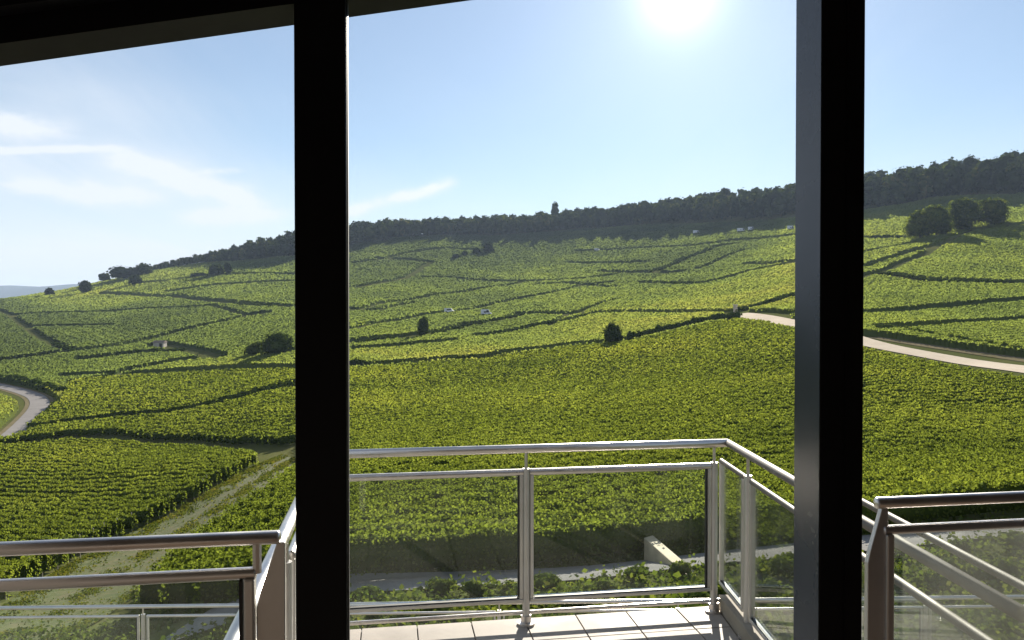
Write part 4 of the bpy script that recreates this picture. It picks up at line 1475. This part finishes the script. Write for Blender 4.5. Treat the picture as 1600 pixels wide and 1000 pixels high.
# terrace railing one storey down
P0, P1 = Vector((-6.2, 7.87, 0)), Vector((6.6, 8.24, 0))
LT = (P1 - P0).length
posts = [on_line(P0, P1, px) for px in (-150, 222, 500, 780, 1060, 1340, 1448, 1700)]
low = railing('lower terrace railing far below the balcony, seen through the glass panels', P0, P1, 3.075, 3.175, 3.86, 4.1,
              posts, [(posts[i] + .003, posts[i + 1] - .003) for i in range(len(posts) - 1)], r_top=.02, r_mid=.014, name='terrace_railing')
m = MB((0, 0, -4.1))
m.prism([(-8, 8.0, -4.102), (8, 8.42, -4.102), (8, 1.4, -4.102), (-8, 1.0, -4.102)], (0, 0, -.25))
o = m.build('terrace_floor', M['concrete'])
o.location = (0, 0, -4.1)
tag(o, 'concrete floor of the lower terrace', 'floor', kind='structure')

# ------------------------------------------------------------------ window frame and room
K = 1.3
A0 = Vector((.474 * K, 1.18 * K, 0))                  # left front corner of the right post
FE = Vector((math.cos(R(8.5)), math.sin(R(8.5)), 0))  # along the facade
FN = Vector((-FE.y, FE.x, 0))                         # outwards


def on_facade(px):
    u = float(ray(px, 500)[0])
    t = (u * A0.y - A0.x) / (FE.x - u * FE.y)
    return A0 + FE * t


win = empty('window_frame', (A0.x, A0.y, -H_FLOOR), 'black window frame with two posts and a sloping head, seen from inside', 'window frame')


def upright(px0, px1, depth, z0, z1, mat, name):
    a, b = on_facade(px0), on_facade(px1)
    m = MB(tuple(win.location))
    m.prism([Vector((p.x, p.y, z0)) for p in (a, b, b + FN * depth, a + FN * depth)], (0, 0, z1 - z0))
    return m.build(name, mat, win, bevel=.003)


hx0, hx1 = on_facade(0) + FN * .10, on_facade(770) + FN * .10
hz0 = float(ray(0, 98)[1]) * hx0.y; hz1 = float(ray(770, -3)[1]) * hx1.y
slope = (hz1 - hz0) / (hx1 - hx0).length
hz = lambda p: hz0 + slope * ((p - hx0).dot(FE))
lp0, lp1 = on_facade(460), on_facade(541)
upright(460.5, 541, .045, -H_FLOOR, hz(lp0) + .05, M['frame'], 'post')
upright(1282, 1350, .05, -H_FLOOR, hz(on_facade(1300)) + .05, M['frame'], 'post')
# angled outer face of the right post, sky reflection in its colour
a, b = on_facade(1282), on_facade(1322)
out = Vector((float(ray(1242, 500)[0]) * (a.y + .09), a.y + .09, 0))
m = MB(tuple(win.location))
zt1 = hz(on_facade(1300)) + .05
m.prism([Vector((p.x, p.y, -H_FLOOR)) for p in (a - FE * .0005 + FN * .002, out, out + FE * .05, b + FN * .05)], (0, 0, zt1 + H_FLOOR))
m.build('post_side', M['frame_sky_side'], win)
# thin cover strips on the posts
m = MB(tuple(win.location))
s0, s1 = on_facade(1321), on_facade(1324)
m.prism([Vector((p.x, p.y, -H_FLOOR)) for p in (s0, s1, s1 - FN * .003, s0 - FN * .003)], (0, 0, zt1 + H_FLOOR - .06))
m.build('cover_strip', M['frame'], win)
m = MB(tuple(win.location))
s0, s1 = on_facade(542), on_facade(544)
m.prism([Vector((p.x, p.y, -H_FLOOR)) for p in (s0 + FN * .01, s1 + FN * .01, s1 + FN * .028, s0 + FN * .028)], (0, 0, hz(lp1) + H_FLOOR - .003))
m.build('seal_strip', M['gasket'], win)
# sloping head
h0, h1 = A0 - FE * 3.0, A0 + FE * 2.6
m = MB(tuple(win.location))
m.prism([Vector((p.x, p.y, z)) for p, z in ((h0, hz(h0)), (h1, hz(h1)), (h1, hz(h1) + .5), (h0, hz(h0) + .5))], FN * .10)
m.build('head', M['frame'], win)
m = MB(tuple(win.location))
hi0, hi1 = h0 - FN * .04, h1 - FN * .04
m.prism([Vector((p.x, p.y, z)) for p, z in ((hi0, hz(h0) + .045), (hi1, hz(h1) + .045), (hi1, hz(h1) + .5), (hi0, hz(h0) + .5))], FN * .038)
m.build('head_cover', M['frame'], win)
for px in (-420, 2250):
    upright(px, px + 60, .06, -H_FLOOR, hz(on_facade(px)) + .05, M['frame'], 'post')

# the room behind the window
RW0, RW1 = on_facade(-420), on_facade(2310)
BK = 4.6
base = MB(); base.prism([zz(p, H_FLOOR + .02) for p in (RW0 - FE * .3 + FN * .08, RW1 + FE * .3 + FN * .08, RW1 + FE * .3 - FN * BK, RW0 - FE * .3 - FN * BK)], (0, 0, -.18))
tag(base.build('floor', M['room_floor']), 'brown floor of the room', 'floor', kind='structure')
ce = MB()
ce.prism([Vector((p.x, p.y, hz(p) + .30)) for p in (RW0 - FE * .3 + FN * .25, RW1 + FE * .3 + FN * .25, RW1 + FE * .3 - FN * BK, RW0 - FE * .3 - FN * BK)], (0, 0, .25))
tag(ce.build('ceiling', M['room']), 'plain sloping ceiling of the room', 'ceiling', kind='structure')
for nm, a, b in (('left_wall', RW0, RW0 - FN * BK), ('right_wall', RW1, RW1 - FN * BK), ('back_wall', RW0 - FN * BK, RW1 - FN * BK)):
    wl = MB()
    za, zb = hz(a) + .4, hz(b) + .4
    d = (b - a).normalized(); s = Vector((-d.y, d.x, 0)) * .15
    wl.prism([Vector((a.x, a.y, -H_FLOOR - .1)), Vector((b.x, b.y, -H_FLOOR - .1)), Vector((b.x, b.y, zb)), Vector((a.x, a.y, za))], s)
    tag(wl.build(nm, M['room']), 'plain wall of the room', 'wall', kind='structure')

# ------------------------------------------------------------------ haze
m = MB()
m.prism([(-9400, -9300, -60), (9400, -9300, -60), (9400, 9300, -60), (-9400, 9300, -60)], (0, 0, 420))
hz_m, g_, out_ = new_mat('haze')
pv = g_.n.new('ShaderNodeVolumePrincipled')
pv.inputs['Color'].default_value = (.60, .75, 1.0, 1)
pv.inputs['Density'].default_value = .00011
pv.inputs['Anisotropy'].default_value = .0
g_.l.new(pv.outputs[0], out_.inputs['Volume'])
tag(m.build('haze', hz_m), 'thin blue haze over the valley', 'haze', kind='stuff')

print('polygons', sum(len(o.data.polygons) for o in SC.objects if o.type == 'MESH'), len(SC.objects))
